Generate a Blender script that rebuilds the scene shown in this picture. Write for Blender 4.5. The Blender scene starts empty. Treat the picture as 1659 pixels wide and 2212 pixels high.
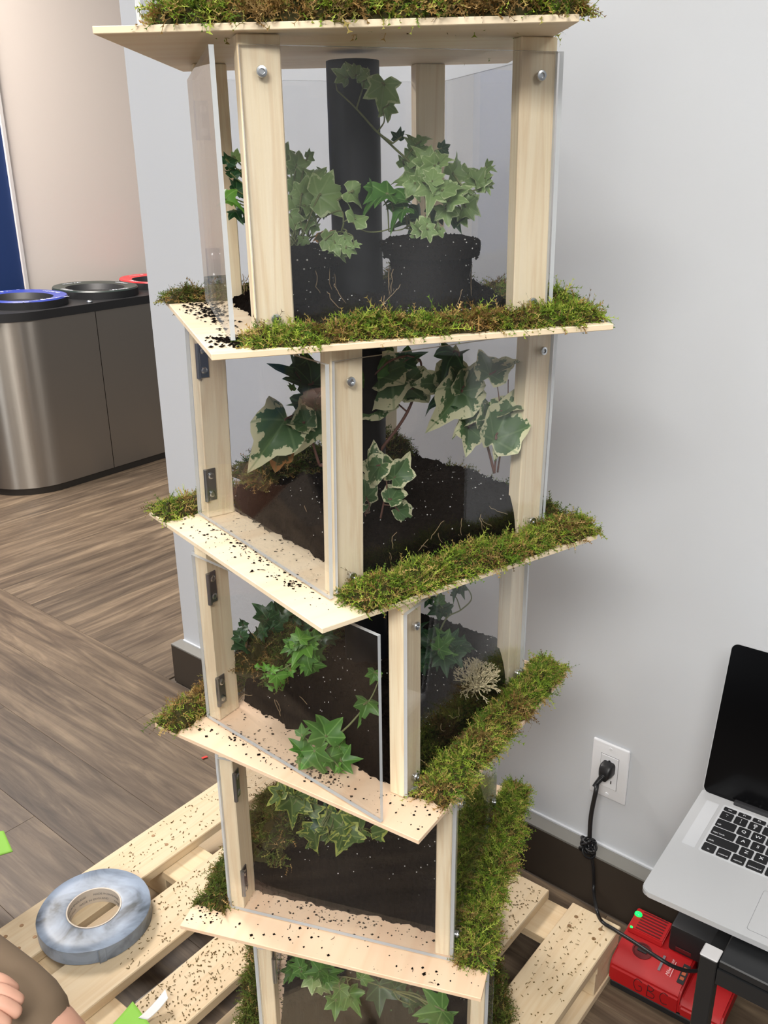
import bpy, bmesh, math, random
import numpy as np
from mathutils import Vector, Matrix, noise

# ---------------------------------------------------------------- camera, world, lights, exposure
SC = bpy.context.scene
COL = SC.collection
W, H, FPX = 1659.0, 2212.0, 1970.0
CAM_Z, PITCH, ROLL = 1.32, math.radians(21.1424), math.radians(-0.6761)
cp, sp = math.cos(PITCH), math.sin(PITCH)
_R, _F, _U = Vector((1, 0, 0)), Vector((0, cp, -sp)), Vector((0, sp, cp))
_c, _s = math.cos(ROLL), math.sin(ROLL)
RX, UY = _R * _c + _U * _s, _U * _c - _R * _s
cam_data = bpy.data.cameras.new('camera')
cam_data.sensor_fit = 'HORIZONTAL'; cam_data.sensor_width = 36.0
cam_data.lens = 36.0 * FPX / W; cam_data.clip_start = 0.02
cam = bpy.data.objects.new('camera', cam_data); COL.objects.link(cam)
mw = Matrix.Identity(4)
for i in range(3):
    mw[i][0], mw[i][1], mw[i][2] = RX[i], UY[i], -_F[i]
mw[0][3], mw[1][3], mw[2][3] = 0, 0, CAM_Z
cam.matrix_world = mw
SC.camera = cam

world = bpy.data.worlds.new('room_light'); SC.world = world
world.use_nodes = True
bg = world.node_tree.nodes['Background']
bg.inputs[0].default_value = (0.93, 0.96, 1.0, 1); bg.inputs[1].default_value = 0.24

def area(name, loc, target, sx, sy, power, color):
    d = bpy.data.lights.new(name, 'AREA'); d.shape = 'RECTANGLE'; d.size = sx; d.size_y = sy
    d.energy = power; d.color = color
    o = bpy.data.objects.new(name, d); COL.objects.link(o); o.location = loc
    o.rotation_euler = (Vector(target) - Vector(loc)).to_track_quat('-Z', 'Y').to_euler()
    return o
area('ceiling_light', (-0.5, 0.2, 2.75), (-0.5, 0.2, 0), 1.2, 1.2, 24, (1.0, 0.97, 0.92))
area('ceiling_light', (-0.7, -1.7, 2.75), (-0.7, -1.7, 0), 1.2, 1.2, 118, (1.0, 0.97, 0.92))
area('ceiling_light', (1.6, -1.7, 2.75), (1.6, -1.7, 0), 1.2, 1.2, 40, (1.0, 0.97, 0.92))
area('ceiling_light', (-2.2, 3.2, 2.75), (-2.2, 3.2, 0), 1.2, 1.2, 170, (1.0, 0.93, 0.86))
area('side_fill_light', (-3.6, -1.6, 1.0), (-0.5, 1.6, 0.7), 0.9, 1.5, 14, (0.86, 0.93, 1.0))  # added side lamp, no window known there; meant to streak the steel bins
area('ceiling_light', (0.9, 2.25, 2.70), (0.9, 2.25, 0), 0.5, 0.5, 30, (1.0, 0.97, 0.94))  # unseen lamp behind the wall, added for bright stripes on the bins

SC.view_settings.view_transform = 'Standard'; SC.view_settings.look = 'None'
SC.view_settings.exposure = 0.32; SC.view_settings.gamma = 1.0
SC.view_settings.use_curve_mapping = False
try:
    SC.cycles.use_denoising = True
    SC.cycles.use_adaptive_sampling = True; SC.cycles.adaptive_threshold = 0.1; SC.cycles.adaptive_min_samples = 16
    SC.cycles.max_bounces = 6; SC.cycles.diffuse_bounces = 2; SC.cycles.glossy_bounces = 2; SC.cycles.transparent_max_bounces = 20
    SC.cycles.caustics_reflective = False; SC.cycles.caustics_refractive = False
except Exception:
    pass

RNG = random.Random(7)
NP = np.random.default_rng(11)
def R(d): return math.radians(d)
def lin(r, g, b):
    f = lambda c: (c / 255) / 12.92 if c / 255 <= 0.04045 else ((c / 255 + 0.055) / 1.055) ** 2.4
    return (f(r), f(g), f(b), 1.0)

# pixel helpers: where a sight line of the photograph meets a plane of the place
CAM = Vector((0, 0, CAM_Z))
def ray(u, w): return _F + RX * ((u - W / 2) / FPX) + UY * ((H / 2 - w) / FPX)
def at_z(u, w, z):
    d = ray(u, w); return CAM + d * ((z - CAM_Z) / d.z)
def at_plane(u, w, p0, n):
    d = ray(u, w); return CAM + d * (((p0 - CAM).dot(n)) / d.dot(n))

# ---------------------------------------------------------------- materials
def new_mat(name):
    m = bpy.data.materials.new(name); m.use_nodes = True
    nt = m.node_tree; b = nt.nodes['Principled BSDF']
    return m, nt, b
def plain(name, col, rough=0.5, metal=0.0, spec=0.5, emit=None, estr=0):
    m, nt, b = new_mat(name)
    b.inputs['Base Color'].default_value = col; b.inputs['Roughness'].default_value = rough
    b.inputs['Metallic'].default_value = metal; b.inputs['Specular IOR Level'].default_value = spec
    if emit:
        b.inputs['Emission Color'].default_value = emit; b.inputs['Emission Strength'].default_value = estr
    return m
def N(nt, typ, **kw):
    n = nt.nodes.new(typ)
    for k, v in kw.items(): setattr(n, k, v)
    return n
def ramp(nt, stops):
    n = N(nt, 'ShaderNodeValToRGB'); e = n.color_ramp.elements
    while len(e) > 1: e.remove(e[-1])
    e[0].position, e[0].color = stops[0]
    for p, c in stops[1:]:
        x = e.new(p); x.color = c
    return n
def coords(nt, scale, rand=True):
    tc = N(nt, 'ShaderNodeTexCoord'); mp = N(nt, 'ShaderNodeMapping')
    mp.inputs['Scale'].default_value = scale
    nt.links.new(tc.outputs['Object'], mp.inputs['Vector'])
    if rand:
        oi = N(nt, 'ShaderNodeObjectInfo'); mu = N(nt, 'ShaderNodeVectorMath', operation='SCALE')
        cx = N(nt, 'ShaderNodeCombineXYZ')
        for i in range(3): nt.links.new(oi.outputs['Random'], cx.inputs[i])
        mu.inputs['Scale'].default_value = 37.0
        nt.links.new(cx.outputs[0], mu.inputs[0]); nt.links.new(mu.outputs[0], mp.inputs['Location'])
    return mp.outputs['Vector']
def noise_tex(nt, vec, scale, detail=4, rough=0.55, dist=0.0):
    n = N(nt, 'ShaderNodeTexNoise'); n.inputs['Scale'].default_value = scale
    n.inputs['Detail'].default_value = detail; n.inputs['Roughness'].default_value = rough
    n.inputs['Distortion'].default_value = dist
    nt.links.new(vec, n.inputs['Vector']); return n
def bump(nt, b, height, strength, dist=0.002):
    n = N(nt, 'ShaderNodeBump'); n.inputs['Strength'].default_value = strength
    n.inputs['Distance'].default_value = dist
    nt.links.new(height, n.inputs['Height']); nt.links.new(n.outputs[0], b.inputs['Normal'])
def mixc(nt, fac, a, b, mode='MIX'):
    n = N(nt, 'ShaderNodeMix', data_type='RGBA', blend_type=mode)
    L = nt.links
    for sock, v in ((n.inputs[0], fac), (n.inputs[6], a), (n.inputs[7], b)):
        if hasattr(v, 'is_linked'): L.new(v, sock)
        else: sock.default_value = v
    return n.outputs[2]

def wood(name, light, dark, axis=2, ring=55.0, rough=0.6, knots=True, contrast=1.0):
    """pine/ply: grain lines along one object axis, soft streaks and a few knots"""
    m, nt, b = new_mat(name); L = nt.links
    sc = [1, 1, 1]; sc[axis] = 0.06
    v = coords(nt, sc)
    n1 = noise_tex(nt, v, ring, 3, 0.5, 0.6)
    sc2 = [1, 1, 1]; sc2[axis] = 0.02
    v2 = coords(nt, sc2)
    n2 = noise_tex(nt, v2, ring * 5, 3, 0.6)
    mid = tuple((a * 0.72 + c * 0.28) for a, c in zip(light, dark))
    r1 = ramp(nt, [(0.0, light), (0.47, light), (0.56, mid), (0.62, light), (1.0, mid)])
    L.new(n1.outputs[0], r1.inputs[0])
    r2 = ramp(nt, [(0.35, (0.96, 0.93, 0.87, 1)), (0.7, (1, 1, 1, 1))]); L.new(n2.outputs[0], r2.inputs[0])
    c = mixc(nt, 0.8 * contrast, r1.outputs[0], r2.outputs[0], 'MULTIPLY')
    if knots:
        sc3 = [1, 1, 1]; sc3[axis] = 0.35
        v3 = coords(nt, sc3)
        vo = N(nt, 'ShaderNodeTexVoronoi'); vo.inputs['Scale'].default_value = 7.0
        L.new(v3, vo.inputs['Vector'])
        rk = ramp(nt, [(0.0, (1, 1, 1, 1)), (0.035, (0.9, 0.9, 0.9, 1)), (0.09, (0, 0, 0, 1))]); L.new(vo.outputs['Distance'], rk.inputs[0])
        c = mixc(nt, rk.outputs[0], c, tuple(x * 0.35 for x in dark[:3]) + (1,))
    L.new(c, b.inputs['Base Color']); b.inputs['Roughness'].default_value = rough
    b.inputs['Specular IOR Level'].default_value = 0.3
    bump(nt, b, n2.outputs[0], 0.12)
    return m

PINE_L, PINE_D = lin(250, 235, 204), lin(214, 172, 122)
M = {}
M['pine_z'] = wood('pine_post', PINE_L, PINE_D, 2, 60)
M['ply'] = wood('plywood', lin(244, 226, 196), lin(226, 190, 148), 0, 14, knots=False, contrast=0.6)
M['ply_warm_lit'] = wood('warm_lit_plywood', lin(238, 210, 180), lin(222, 176, 138), 0, 14, knots=False, contrast=0.6)  # plywood again, pinkish cast of the light on lower shelves put into colour
M['ply_edge'] = plain('plywood_edge', lin(236, 214, 178), 0.7)
M['pallet'] = wood('pallet_pine', lin(222, 202, 170), lin(200, 166, 124), 0, 40)
M['pallet_y'] = wood('pallet_pine_cross', lin(226, 204, 170), lin(200, 164, 120), 1, 40)
M['black_pipe'] = plain('black_plastic_pipe', (0.004, 0.0045, 0.006, 1), 0.5, spec=0.25)
M['steel'] = plain('zinc_steel', (0.62, 0.64, 0.66, 1), 0.28, 1.0)
M['steel_dark'] = plain('hex_recess', (0.08, 0.09, 0.10, 1), 0.4, 1.0)

def acrylic(name, dust, tint):
    m = bpy.data.materials.new(name); m.use_nodes = True; nt = m.node_tree; L = nt.links
    nt.nodes.clear()
    out = N(nt, 'ShaderNodeOutputMaterial')
    tr = N(nt, 'ShaderNodeBsdfTransparent'); tr.inputs[0].default_value = (tint, tint, tint * 1.005, 1)
    gl = N(nt, 'ShaderNodeBsdfGlossy'); gl.inputs['Roughness'].default_value = 0.015
    geo = N(nt, 'ShaderNodeNewGeometry')
    ior = N(nt, 'ShaderNodeMix', data_type='FLOAT'); ior.inputs[2].default_value = 1.45; ior.inputs[3].default_value = 1 / 1.45
    L.new(geo.outputs['Backfacing'], ior.inputs[0])
    fr = N(nt, 'ShaderNodeFresnel'); L.new(ior.outputs[0], fr.inputs['IOR'])
    mx = N(nt, 'ShaderNodeMixShader'); L.new(fr.outputs[0], mx.inputs[0]); L.new(tr.outputs[0], mx.inputs[1]); L.new(gl.outputs[0], mx.inputs[2])
    df = N(nt, 'ShaderNodeBsdfDiffuse'); df.inputs[0].default_value = (0.75, 0.77, 0.8, 1)
    v = coords(nt, (1, 1, 0.7)); n = noise_tex(nt, v, 9, 1, 0.6, 0.0)
    mr = N(nt, 'ShaderNodeMapRange'); mr.inputs[1].default_value = 0.4; mr.inputs[2].default_value = 0.75
    mr.inputs[3].default_value = dust * 0.35; mr.inputs[4].default_value = dust * 1.8
    L.new(n.outputs[0], mr.inputs[0])
    mx2 = N(nt, 'ShaderNodeMixShader'); L.new(mr.outputs[0], mx2.inputs[0]); L.new(mx.outputs[0], mx2.inputs[1]); L.new(df.outputs[0], mx2.inputs[2])
    L.new(mx2.outputs[0], out.inputs[0])
    return m
M['acrylic'] = acrylic('clear_acrylic', 0.0018, 0.975)
M['acrylic_dusty'] = acrylic('dusty_acrylic', 0.012, 0.975)
def acrylic_edge():
    m, nt, b = new_mat('acrylic_cut_edge')
    b.inputs['Base Color'].default_value = (0.6, 0.63, 0.65, 1); b.inputs['Roughness'].default_value = 0.2
    b.inputs['Alpha'].default_value = 0.8
    return m
M['acrylic_edge'] = acrylic_edge()

def soil_mat():
    m, nt, b = new_mat('potting_soil'); L = nt.links
    v = coords(nt, (1, 1, 1)); n = noise_tex(nt, v, 260, 5, 0.7)
    r = ramp(nt, [(0.3, (0.0025, 0.002, 0.0016, 1)), (0.6, (0.009, 0.0065, 0.005, 1)), (0.8, (0.022, 0.016, 0.012, 1))])
    L.new(n.outputs[0], r.inputs[0]); L.new(r.outputs[0], b.inputs['Base Color'])
    b.inputs['Roughness'].default_value = 1.0; b.inputs['Specular IOR Level'].default_value = 0.03
    bump(nt, b, n.outputs[0], 0.8, 0.002)
    return m
M['soil'] = soil_mat()
M['perlite'] = plain('perlite', (0.75, 0.74, 0.7, 1), 0.8)
M['root'] = plain('pale_root', lin(150, 128, 96), 0.8)

def attr_mat(name, attr, rough=0.7, trans=0.0):
    m, nt, b = new_mat(name); L = nt.links
    a = N(nt, 'ShaderNodeAttribute'); a.attribute_name = attr
    L.new(a.outputs['Color'], b.inputs['Base Color']); b.inputs['Roughness'].default_value = rough
    b.inputs['Specular IOR Level'].default_value = 0.25
    if trans:
        out = nt.nodes['Material Output']; t = N(nt, 'ShaderNodeBsdfTranslucent'); L.new(a.outputs['Color'], t.inputs[0])
        mx = N(nt, 'ShaderNodeMixShader'); mx.inputs[0].default_value = trans
        L.new(b.outputs[0], mx.inputs[1]); L.new(t.outputs[0], mx.inputs[2]); L.new(mx.outputs[0], out.inputs[0])
    return m
M['moss'] = attr_mat('sheet_moss', 'tint', 0.75, 0.25)

def leaf_mat(name, centre, centre2, margin, mstart, vein, mwild=0.9):
    """ivy leaf: UV.x/.y are leaf-plane coordinates, attribute 'rim' runs 0 centre .. 1 edge"""
    m, nt, b = new_mat(name); L = nt.links
    uv = N(nt, 'ShaderNodeUVMap'); sep = N(nt, 'ShaderNodeSeparateXYZ'); L.new(uv.outputs[0], sep.inputs[0])
    at = N(nt, 'ShaderNodeMath', operation='ARCTAN2'); L.new(sep.outputs[0], at.inputs[0]); L.new(sep.outputs[1], at.inputs[1])
    wr = N(nt, 'ShaderNodeMath', operation='WRAP'); L.new(at.outputs[0], wr.inputs[0]); wr.inputs[1].default_value = R(25); wr.inputs[2].default_value = R(-25)
    sn = N(nt, 'ShaderNodeMath', operation='SINE'); L.new(wr.outputs[0], sn.inputs[0])
    ln = N(nt, 'ShaderNodeVectorMath', operation='LENGTH'); L.new(uv.outputs[0], ln.inputs[0])
    mu = N(nt, 'ShaderNodeMath', operation='MULTIPLY'); L.new(sn.outputs[0], mu.inputs[0]); L.new(ln.outputs['Value'], mu.inputs[1])
    ab = N(nt, 'ShaderNodeMath', operation='ABSOLUTE'); L.new(mu.outputs[0], ab.inputs[0])
    rv = ramp(nt, [(0.0, (1, 1, 1, 1)), (0.012, (0.8, 0.8, 0.8, 1)), (0.028, (0, 0, 0, 1))]); L.new(ab.outputs[0], rv.inputs[0])
    v = coords(nt, (1, 1, 1)); n = noise_tex(nt, v, 2.6, 4, 0.6)
    c = mixc(nt, n.outputs[0], centre, centre2)
    rim = N(nt, 'ShaderNodeAttribute'); rim.attribute_name = 'rim'
    n2 = noise_tex(nt, v, 4.2, 3, 0.6)
    ad = N(nt, 'ShaderNodeMath', operation='MULTIPLY_ADD'); L.new(n2.outputs[0], ad.inputs[0]); ad.inputs[1].default_value = mwild
    L.new(rim.outputs['Fac'], ad.inputs[2])
    sb = N(nt, 'ShaderNodeMath', operation='SUBTRACT'); L.new(ad.outputs[0], sb.inputs[0]); sb.inputs[1].default_value = mwild * 0.5
    rm = ramp(nt, [(mstart, (0, 0, 0, 1)), (min(0.999, mstart + 0.045), (1, 1, 1, 1))])
    L.new(sb.outputs[0], rm.inputs[0])
    c = mixc(nt, rm.outputs[0], c, margin)
    vm = N(nt, 'ShaderNodeMath', operation='MULTIPLY'); L.new(rv.outputs[0], vm.inputs[0]); vm.inputs[1].default_value = 0.55
    c = mixc(nt, vm.outputs[0], c, vein)
    L.new(c, b.inputs['Base Color']); b.inputs['Roughness'].default_value = 0.42; b.inputs['Specular IOR Level'].default_value = 0.4
    out = nt.nodes['Material Output']; t = N(nt, 'ShaderNodeBsdfTranslucent'); L.new(c, t.inputs[0])
    mx = N(nt, 'ShaderNodeMixShader'); mx.inputs[0].default_value = 0.22
    L.new(b.outputs[0], mx.inputs[1]); L.new(t.outputs[0], mx.inputs[2]); L.new(mx.outputs[0], out.inputs[0])
    return m
M['leaf_pale'] = leaf_mat('pale_ivy_leaf', lin(116, 148, 88), lin(150, 178, 112), lin(188, 206, 152), 0.90, lin(160, 184, 128), 0.7)
M['leaf_varieg'] = leaf_mat('variegated_ivy_leaf', lin(56, 90, 58), lin(98, 128, 78), lin(216, 216, 176), 0.80, lin(120, 146, 100), 1.3)
M['leaf_green'] = leaf_mat('green_ivy_leaf', lin(50, 98, 36), lin(88, 140, 52), lin(88, 140, 52), 0.98, lin(140, 184, 104))
M['leaf_yellow'] = leaf_mat('yellow_edged_ivy_leaf', lin(62, 90, 46), lin(98, 128, 58), lin(178, 188, 92), 0.86, lin(150, 168, 96))
M['leaf_bright'] = leaf_mat('bright_ivy_leaf', lin(84, 142, 50), lin(116, 172, 66), lin(116, 172, 66), 0.98, lin(160, 204, 110))
M['leaf_dark'] = leaf_mat('dark_ivy_leaf', lin(30, 62, 38), lin(46, 88, 48), lin(60, 100, 56), 0.98, lin(92, 136, 84))
M['leaf_brown'] = leaf_mat('browning_ivy_leaf', lin(48, 66, 46), lin(92, 90, 52), lin(158, 112, 66), 0.80, lin(110, 120, 80))
M['stem'] = plain('ivy_stem', lin(112, 120, 74), 0.55)
M['stem_red'] = plain('ivy_stem_red', lin(112, 78, 66), 0.55)
M['stem_brown'] = plain('ivy_stem_brown', lin(76, 62, 50), 0.6)

# ---------------------------------------------------------------- mesh helpers
def link(o, parent=None):
    COL.objects.link(o)
    if parent is not None: o.parent = parent
    return o
def tag(o, label=None, cat=None, group=None, kind=None):
    if label: o['label'] = label
    if cat: o['category'] = cat
    if group: o['group'] = group
    if kind: o['kind'] = kind
    return o
def empty(name, mat=None, loc=None):
    o = bpy.data.objects.new(name, None); o.empty_display_size = 0.02; COL.objects.link(o)
    if mat is not None: o.matrix_world = mat
    if loc is not None: o.location = loc
    return o
def mesh_from(name, v, f, mats=(), smooth=False, fm=None):
    me = bpy.data.meshes.new(name)
    me.from_pydata([tuple(x) for x in v], [], [tuple(x) for x in f])
    for m in mats: me.materials.append(m)
    if fm is not None: me.polygons.foreach_set('material_index', list(fm))
    if smooth: me.polygons.foreach_set('use_smooth', [True] * len(me.polygons))
    me.update(); return me
def put(name, me, parent=None):
    return link(bpy.data.objects.new(name, me), parent)
def bm_obj(name, bm, mats, parent=None, smooth=False, angle=None):
    bmesh.ops.recalc_face_normals(bm, faces=bm.faces)
    me = bpy.data.meshes.new(name); bm.to_mesh(me); bm.free()
    for m in (mats if isinstance(mats, (list, tuple)) else [mats]): me.materials.append(m)
    if smooth: me.polygons.foreach_set('use_smooth', [True] * len(me.polygons))
    if angle is not None: me.set_sharp_from_angle(angle=R(angle))
    return put(name, me, parent)
def add_box(bm, lo, hi, mat=None, bev=0.0, segs=1):
    x0, y0, z0 = lo; x1, y1, z1 = hi
    vs = [bm.verts.new(p) for p in ((x0, y0, z0), (x1, y0, z0), (x1, y1, z0), (x0, y1, z0), (x0, y0, z1), (x1, y0, z1), (x1, y1, z1), (x0, y1, z1))]
    fs = [bm.faces.new([vs[i] for i in q]) for q in ((3, 2, 1, 0), (4, 5, 6, 7), (0, 1, 5, 4), (1, 2, 6, 5), (2, 3, 7, 6), (3, 0, 4, 7))]
    if bev:
        es = list({e for f in fs for e in f.edges})
        r = bmesh.ops.bevel(bm, geom=es, offset=bev, segments=segs, affect='EDGES', profile=0.5)
        vs = list({v for f in r['faces'] for v in f.verts} | {v for v in vs if v.is_valid})
    if mat is not None:
        bmesh.ops.transform(bm, matrix=mat, verts=vs)
    return vs
def box(name, lo, hi, mats, parent=None, bev=0.0, segs=1, mat=None):
    bm = bmesh.new(); add_box(bm, lo, hi, mat, bev, segs)
    return bm_obj(name, bm, mats, parent, smooth=segs > 1, angle=40 if segs > 1 else None)
def add_lathe(bm, prof, seg=24, mat=None, cap=True):
    rings = []
    for r, z in prof:
        rings.append([bm.verts.new((r * math.cos(2 * math.pi * i / seg), r * math.sin(2 * math.pi * i / seg), z)) for i in range(seg)])
    for a, b in zip(rings, rings[1:]):
        for i in range(seg):
            j = (i + 1) % seg; bm.faces.new((a[i], a[j], b[j], b[i]))
    if cap:
        bm.faces.new(rings[0][::-1]); bm.faces.new(rings[-1])
    vs = [v for r in rings for v in r]
    if mat is not None: bmesh.ops.transform(bm, matrix=mat, verts=vs)
    return vs
def tube_data(pts, rad, seg=6):
    """verts/faces of a tube along pts; rad a number or a list"""
    pts = [Vector(p) for p in pts]; n = len(pts)
    rad = [rad] * n if not hasattr(rad, '__len__') else rad
    V, Fc = [], []
    up = Vector((0.13, 0.31, 0.94)).normalized()
    for i, p in enumerate(pts):
        t = (pts[min(i + 1, n - 1)] - pts[max(i - 1, 0)])
        t = t.normalized() if t.length > 1e-9 else Vector((0, 0, 1))
        a = t.cross(up)
        if a.length < 0.05: a = t.cross(Vector((1, 0, 0)))
        a.normalize(); b = a.cross(t)
        for k in range(seg):
            th = 2 * math.pi * k / seg
            V.append(p + (a * math.cos(th) + b * math.sin(th)) * rad[i])
    for i in range(n - 1):
        for k in range(seg):
            l = (k + 1) % seg
            Fc.append((i * seg + k, i * seg + l, (i + 1) * seg + l, (i + 1) * seg + k))
    Fc.append(tuple(range(seg))[::-1]); Fc.append(tuple((n - 1) * seg + k for k in range(seg)))
    return V, Fc
def merge(parts):
    V, Fc = [], []
    for v, f in parts:
        o = len(V); V += list(v); Fc += [tuple(i + o for i in q) for q in f]
    return V, Fc
def spline(pts, n=8):
    """Catmull-Rom through pts"""
    P = [Vector(p) for p in pts]
    if len(P) < 3: return P
    P = [P[0] * 2 - P[1]] + P + [P[-1] * 2 - P[-2]]
    out = []
    for i in range(1, len(P) - 2):
        for k in range(n):
            t = k / n; a, b, c, d = P[i - 1], P[i], P[i + 1], P[i + 2]
            out.append(0.5 * ((2 * b) + (c - a) * t + (2 * a - 5 * b + 4 * c - d) * t * t + (3 * b - a - 3 * c + d) * t ** 3))
    out.append(P[-2]); return out
def tube(name, pts, rad, mat, parent=None, seg=8):
    v, f = tube_data(pts, rad, seg)
    return put(name, mesh_from(name, v, f, [mat], True), parent)
def text(name, body, size, mat, parent, mtx, shear=0.0, ext=0.0, align='CENTER'):
    c = bpy.data.curves.new(name, 'FONT'); c.body = body; c.size = size; c.shear = shear; c.extrude = ext
    c.align_x = align; c.align_y = 'CENTER'; c.materials.append(mat); c.resolution_u = 2
    t = bpy.data.objects.new(name, c); COL.objects.link(t)
    me = bpy.data.meshes.new_from_object(t.evaluated_get(bpy.context.evaluated_depsgraph_get()))
    bpy.data.objects.remove(t); bpy.data.curves.remove(c); me.name = name
    o = put(name, me, parent); o.matrix_local = mtx
    return o
def frame(origin, x, y, z):
    m = Matrix.Identity(4)
    for i in range(3):
        m[i][0], m[i][1], m[i][2], m[i][3] = x[i], y[i], z[i], origin[i]
    return m
ZUP = Vector((0, 0, 1))

# ---------------------------------------------------------------- the room
WALL_DIR = Vector((0.76192, -0.64767, 0)); WALL_N = Vector((0.64767, 0.76192, 0))   # N points into the wall
BB_OFF = 1.2709                                                                      # baseboard face
CORNER_T = Vector((-0.576, 2.157, 0)).dot(WALL_DIR)
def wall_pt(t, n, z): return WALL_DIR * t + WALL_N * (BB_OFF + n) + ZUP * z
WALL_M = frame(WALL_N * BB_OFF, WALL_DIR, WALL_N, ZUP)   # local x along wall, y into wall

def paint(name, col, rough=0.6):
    m, nt, b = new_mat(name); v = coords(nt, (1, 1, 1), False); n = noise_tex(nt, v, 260, 2)
    n2 = noise_tex(nt, v, 1.3, 3)
    c = mixc(nt, n2.outputs[0], tuple(x * 0.97 for x in col[:3]) + (1,), col)
    nt.links.new(c, b.inputs['Base Color']); b.inputs['Roughness'].default_value = rough
    b.inputs['Specular IOR Level'].default_value = 0.3
    bump(nt, b, n.outputs[0], 0.06, 0.001); return m
M['wall_grey'] = paint('light_grey_wall_paint', lin(208, 211, 215))
M['wall_beige'] = paint('warm_beige_wall_paint', lin(230, 218, 208))
M['wall_blue'] = paint('navy_blue_wall_paint', lin(30, 52, 98))
M['base_brown'] = plain('dark_brown_vinyl_base', lin(62, 54, 46), 0.5)
M['base_cap'] = plain('grey_base_ledge', lin(128, 126, 120), 0.6)

LT = CORNER_T + 0.012
w = box('wall_right', (LT, 0.035, 0), (LT + 2.15, 0.16, 2.75), M['wall_grey']); w.matrix_world = WALL_M; tag(w, kind='structure')
bb = box('baseboard_right', (CORNER_T, 0, 0), (LT + 2.15, 0.0349, 0.110), M['base_brown']); bb.matrix_world = WALL_M; tag(bb, kind='structure')
bm = bmesh.new()
add_box(bm, (CORNER_T, 0.0, 0.1102), (LT + 2.15, 0.0349, 0.114))
ledge = bm_obj('ledge', bm, M['base_cap'], bb)
box('caulk_line', (LT, 0.0300, 0.1142), (LT + 2.15, 0.0349, 0.1175), M['wall_grey'], bb)
# end return of the baseboard round the outside corner
box('end_return', (CORNER_T, 0.0351, 0), (LT - 0.0002, 0.16, 0.108), M['base_brown'], bb)

E1 = Vector((0.6225, 0.7826, 0)).normalized(); E2 = Vector((E1.y, -E1.x, 0))
FAR_V = -3.98
FAR_M = frame(E2 * FAR_V, E1, -E2, ZUP)      # local x along the far wall, y into it
pB = at_plane(28, 430, E2 * FAR_V, E2)       # where blue meets beige
uB = pB.dot(E1)
w = box('wall_far', (uB + 0.008, 0, 0), (uB + 4.6, 0.12, 2.75), M['wall_beige']); w.matrix_world = FAR_M; tag(w, kind='structure')
w = box('wall_left', (uB - 2.6, 0.0, 0), (uB - 0.008, 0.12, 2.75), M['wall_blue']); w.matrix_world = FAR_M; tag(w, kind='structure')
w = box('trim_1', (uB - 0.0078, -0.012, 0), (uB + 0.0078, 0.12, 2.75), plain('white_edge_trim', lin(214, 208, 204), 0.5)); w.matrix_world = FAR_M; tag(w, kind='structure')

# floor of vinyl planks: along the wall on this side of the wall line, across it beyond
def plank_mat():
    m, nt, b = new_mat('vinyl_oak_plank'); L = nt.links
    v = coords(nt, (0.09, 1, 1)); n1 = noise_tex(nt, v, 26, 6, 0.62, 1.0)
    v2 = coords(nt, (0.35, 1, 1)); n2 = noise_tex(nt, v2, 6, 5, 0.6, 1.4)
    v3 = coords(nt, (0.03, 1, 1)); n3 = noise_tex(nt, v3, 190, 4, 0.65)
    r1 = ramp(nt, [(0.25, lin(64, 54, 44)), (0.5, lin(108, 93, 77)), (0.75, lin(150, 132, 109))]); L.new(n1.outputs[0], r1.inputs[0])
    r2 = ramp(nt, [(0.3, (0.62, 0.6, 0.6, 1)), (0.6, (1, 1, 1, 1)), (0.8, (1.12, 1.1, 1.06, 1))]); L.new(n2.outputs[0], r2.inputs[0])
    c = mixc(nt, 0.85, r1.outputs[0], r2.outputs[0], 'MULTIPLY')
    r3 = ramp(nt, [(0.3, (0.78, 0.76, 0.74, 1)), (0.62, (1, 1, 1, 1)), (0.72, (1.3, 1.25, 1.15, 1))]); L.new(n3.outputs[0], r3.inputs[0])
    c = mixc(nt, 0.8, c, r3.outputs[0], 'MULTIPLY')
    oi = N(nt, 'ShaderNodeObjectInfo'); ro = ramp(nt, [(0, (0.84, 0.84, 0.85, 1)), (1, (1.1, 1.08, 1.05, 1))]); L.new(oi.outputs['Random'], ro.inputs[0])
    c = mixc(nt, 1.0, c, ro.outputs[0], 'MULTIPLY')
    L.new(c, b.inputs['Base Color']); b.inputs['Roughness'].default_value = 0.48; b.inputs['Specular IOR Level'].default_value = 0.35
    bump(nt, b, n3.outputs[0], 0.1, 0.001); return m
M['plank'] = plank_mat()
floor = box('floor', (-6.5, -7.0, -0.06), (5.5, 7.2, -0.004), plain('subfloor', lin(84, 74, 64), 0.8)); tag(floor, kind='structure')
PW, PLN = 0.178, 1.22
def plank_mesh(ln, wd):
    bm = bmesh.new(); g = 0.0002
    add_box(bm, (g, g, -0.0038), (ln - g, wd - g, 0.0), bev=0.0004)
    bmesh.ops.recalc_face_normals(bm, faces=bm.faces)
    me = bpy.data.meshes.new('plank'); bm.to_mesh(me); bm.free(); me.materials.append(M['plank']); return me
PME = plank_mesh(PLN, PW)
def lay(mtx, rows, t0, t1, stag):
    for i in rows:
        s = t0 - PLN * (0.37 * i % 1.0) * stag
        while s < t1:
            o = put('plank', PME, floor); o.matrix_local = mtx @ Matrix.Translation((s, i * PW, 0)); s += PLN
# near side: x along the wall, rows step away from the wall towards the camera
near = frame(WALL_N * (BB_OFF - 0.006), -WALL_DIR, -WALL_N, ZUP)
lay(near, range(0, 9), -1.9, 2.4, 1)
far = frame(WALL_N * (BB_OFF - 0.006) + WALL_DIR * (CORNER_T - 0.02), WALL_N, -WALL_DIR, ZUP)
lay(far, range(0, 10), 0.0, 2.6, 0)
for k in range(10):    # staggered joints of the far planks: cut lengths at the wall line
    pass

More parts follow.
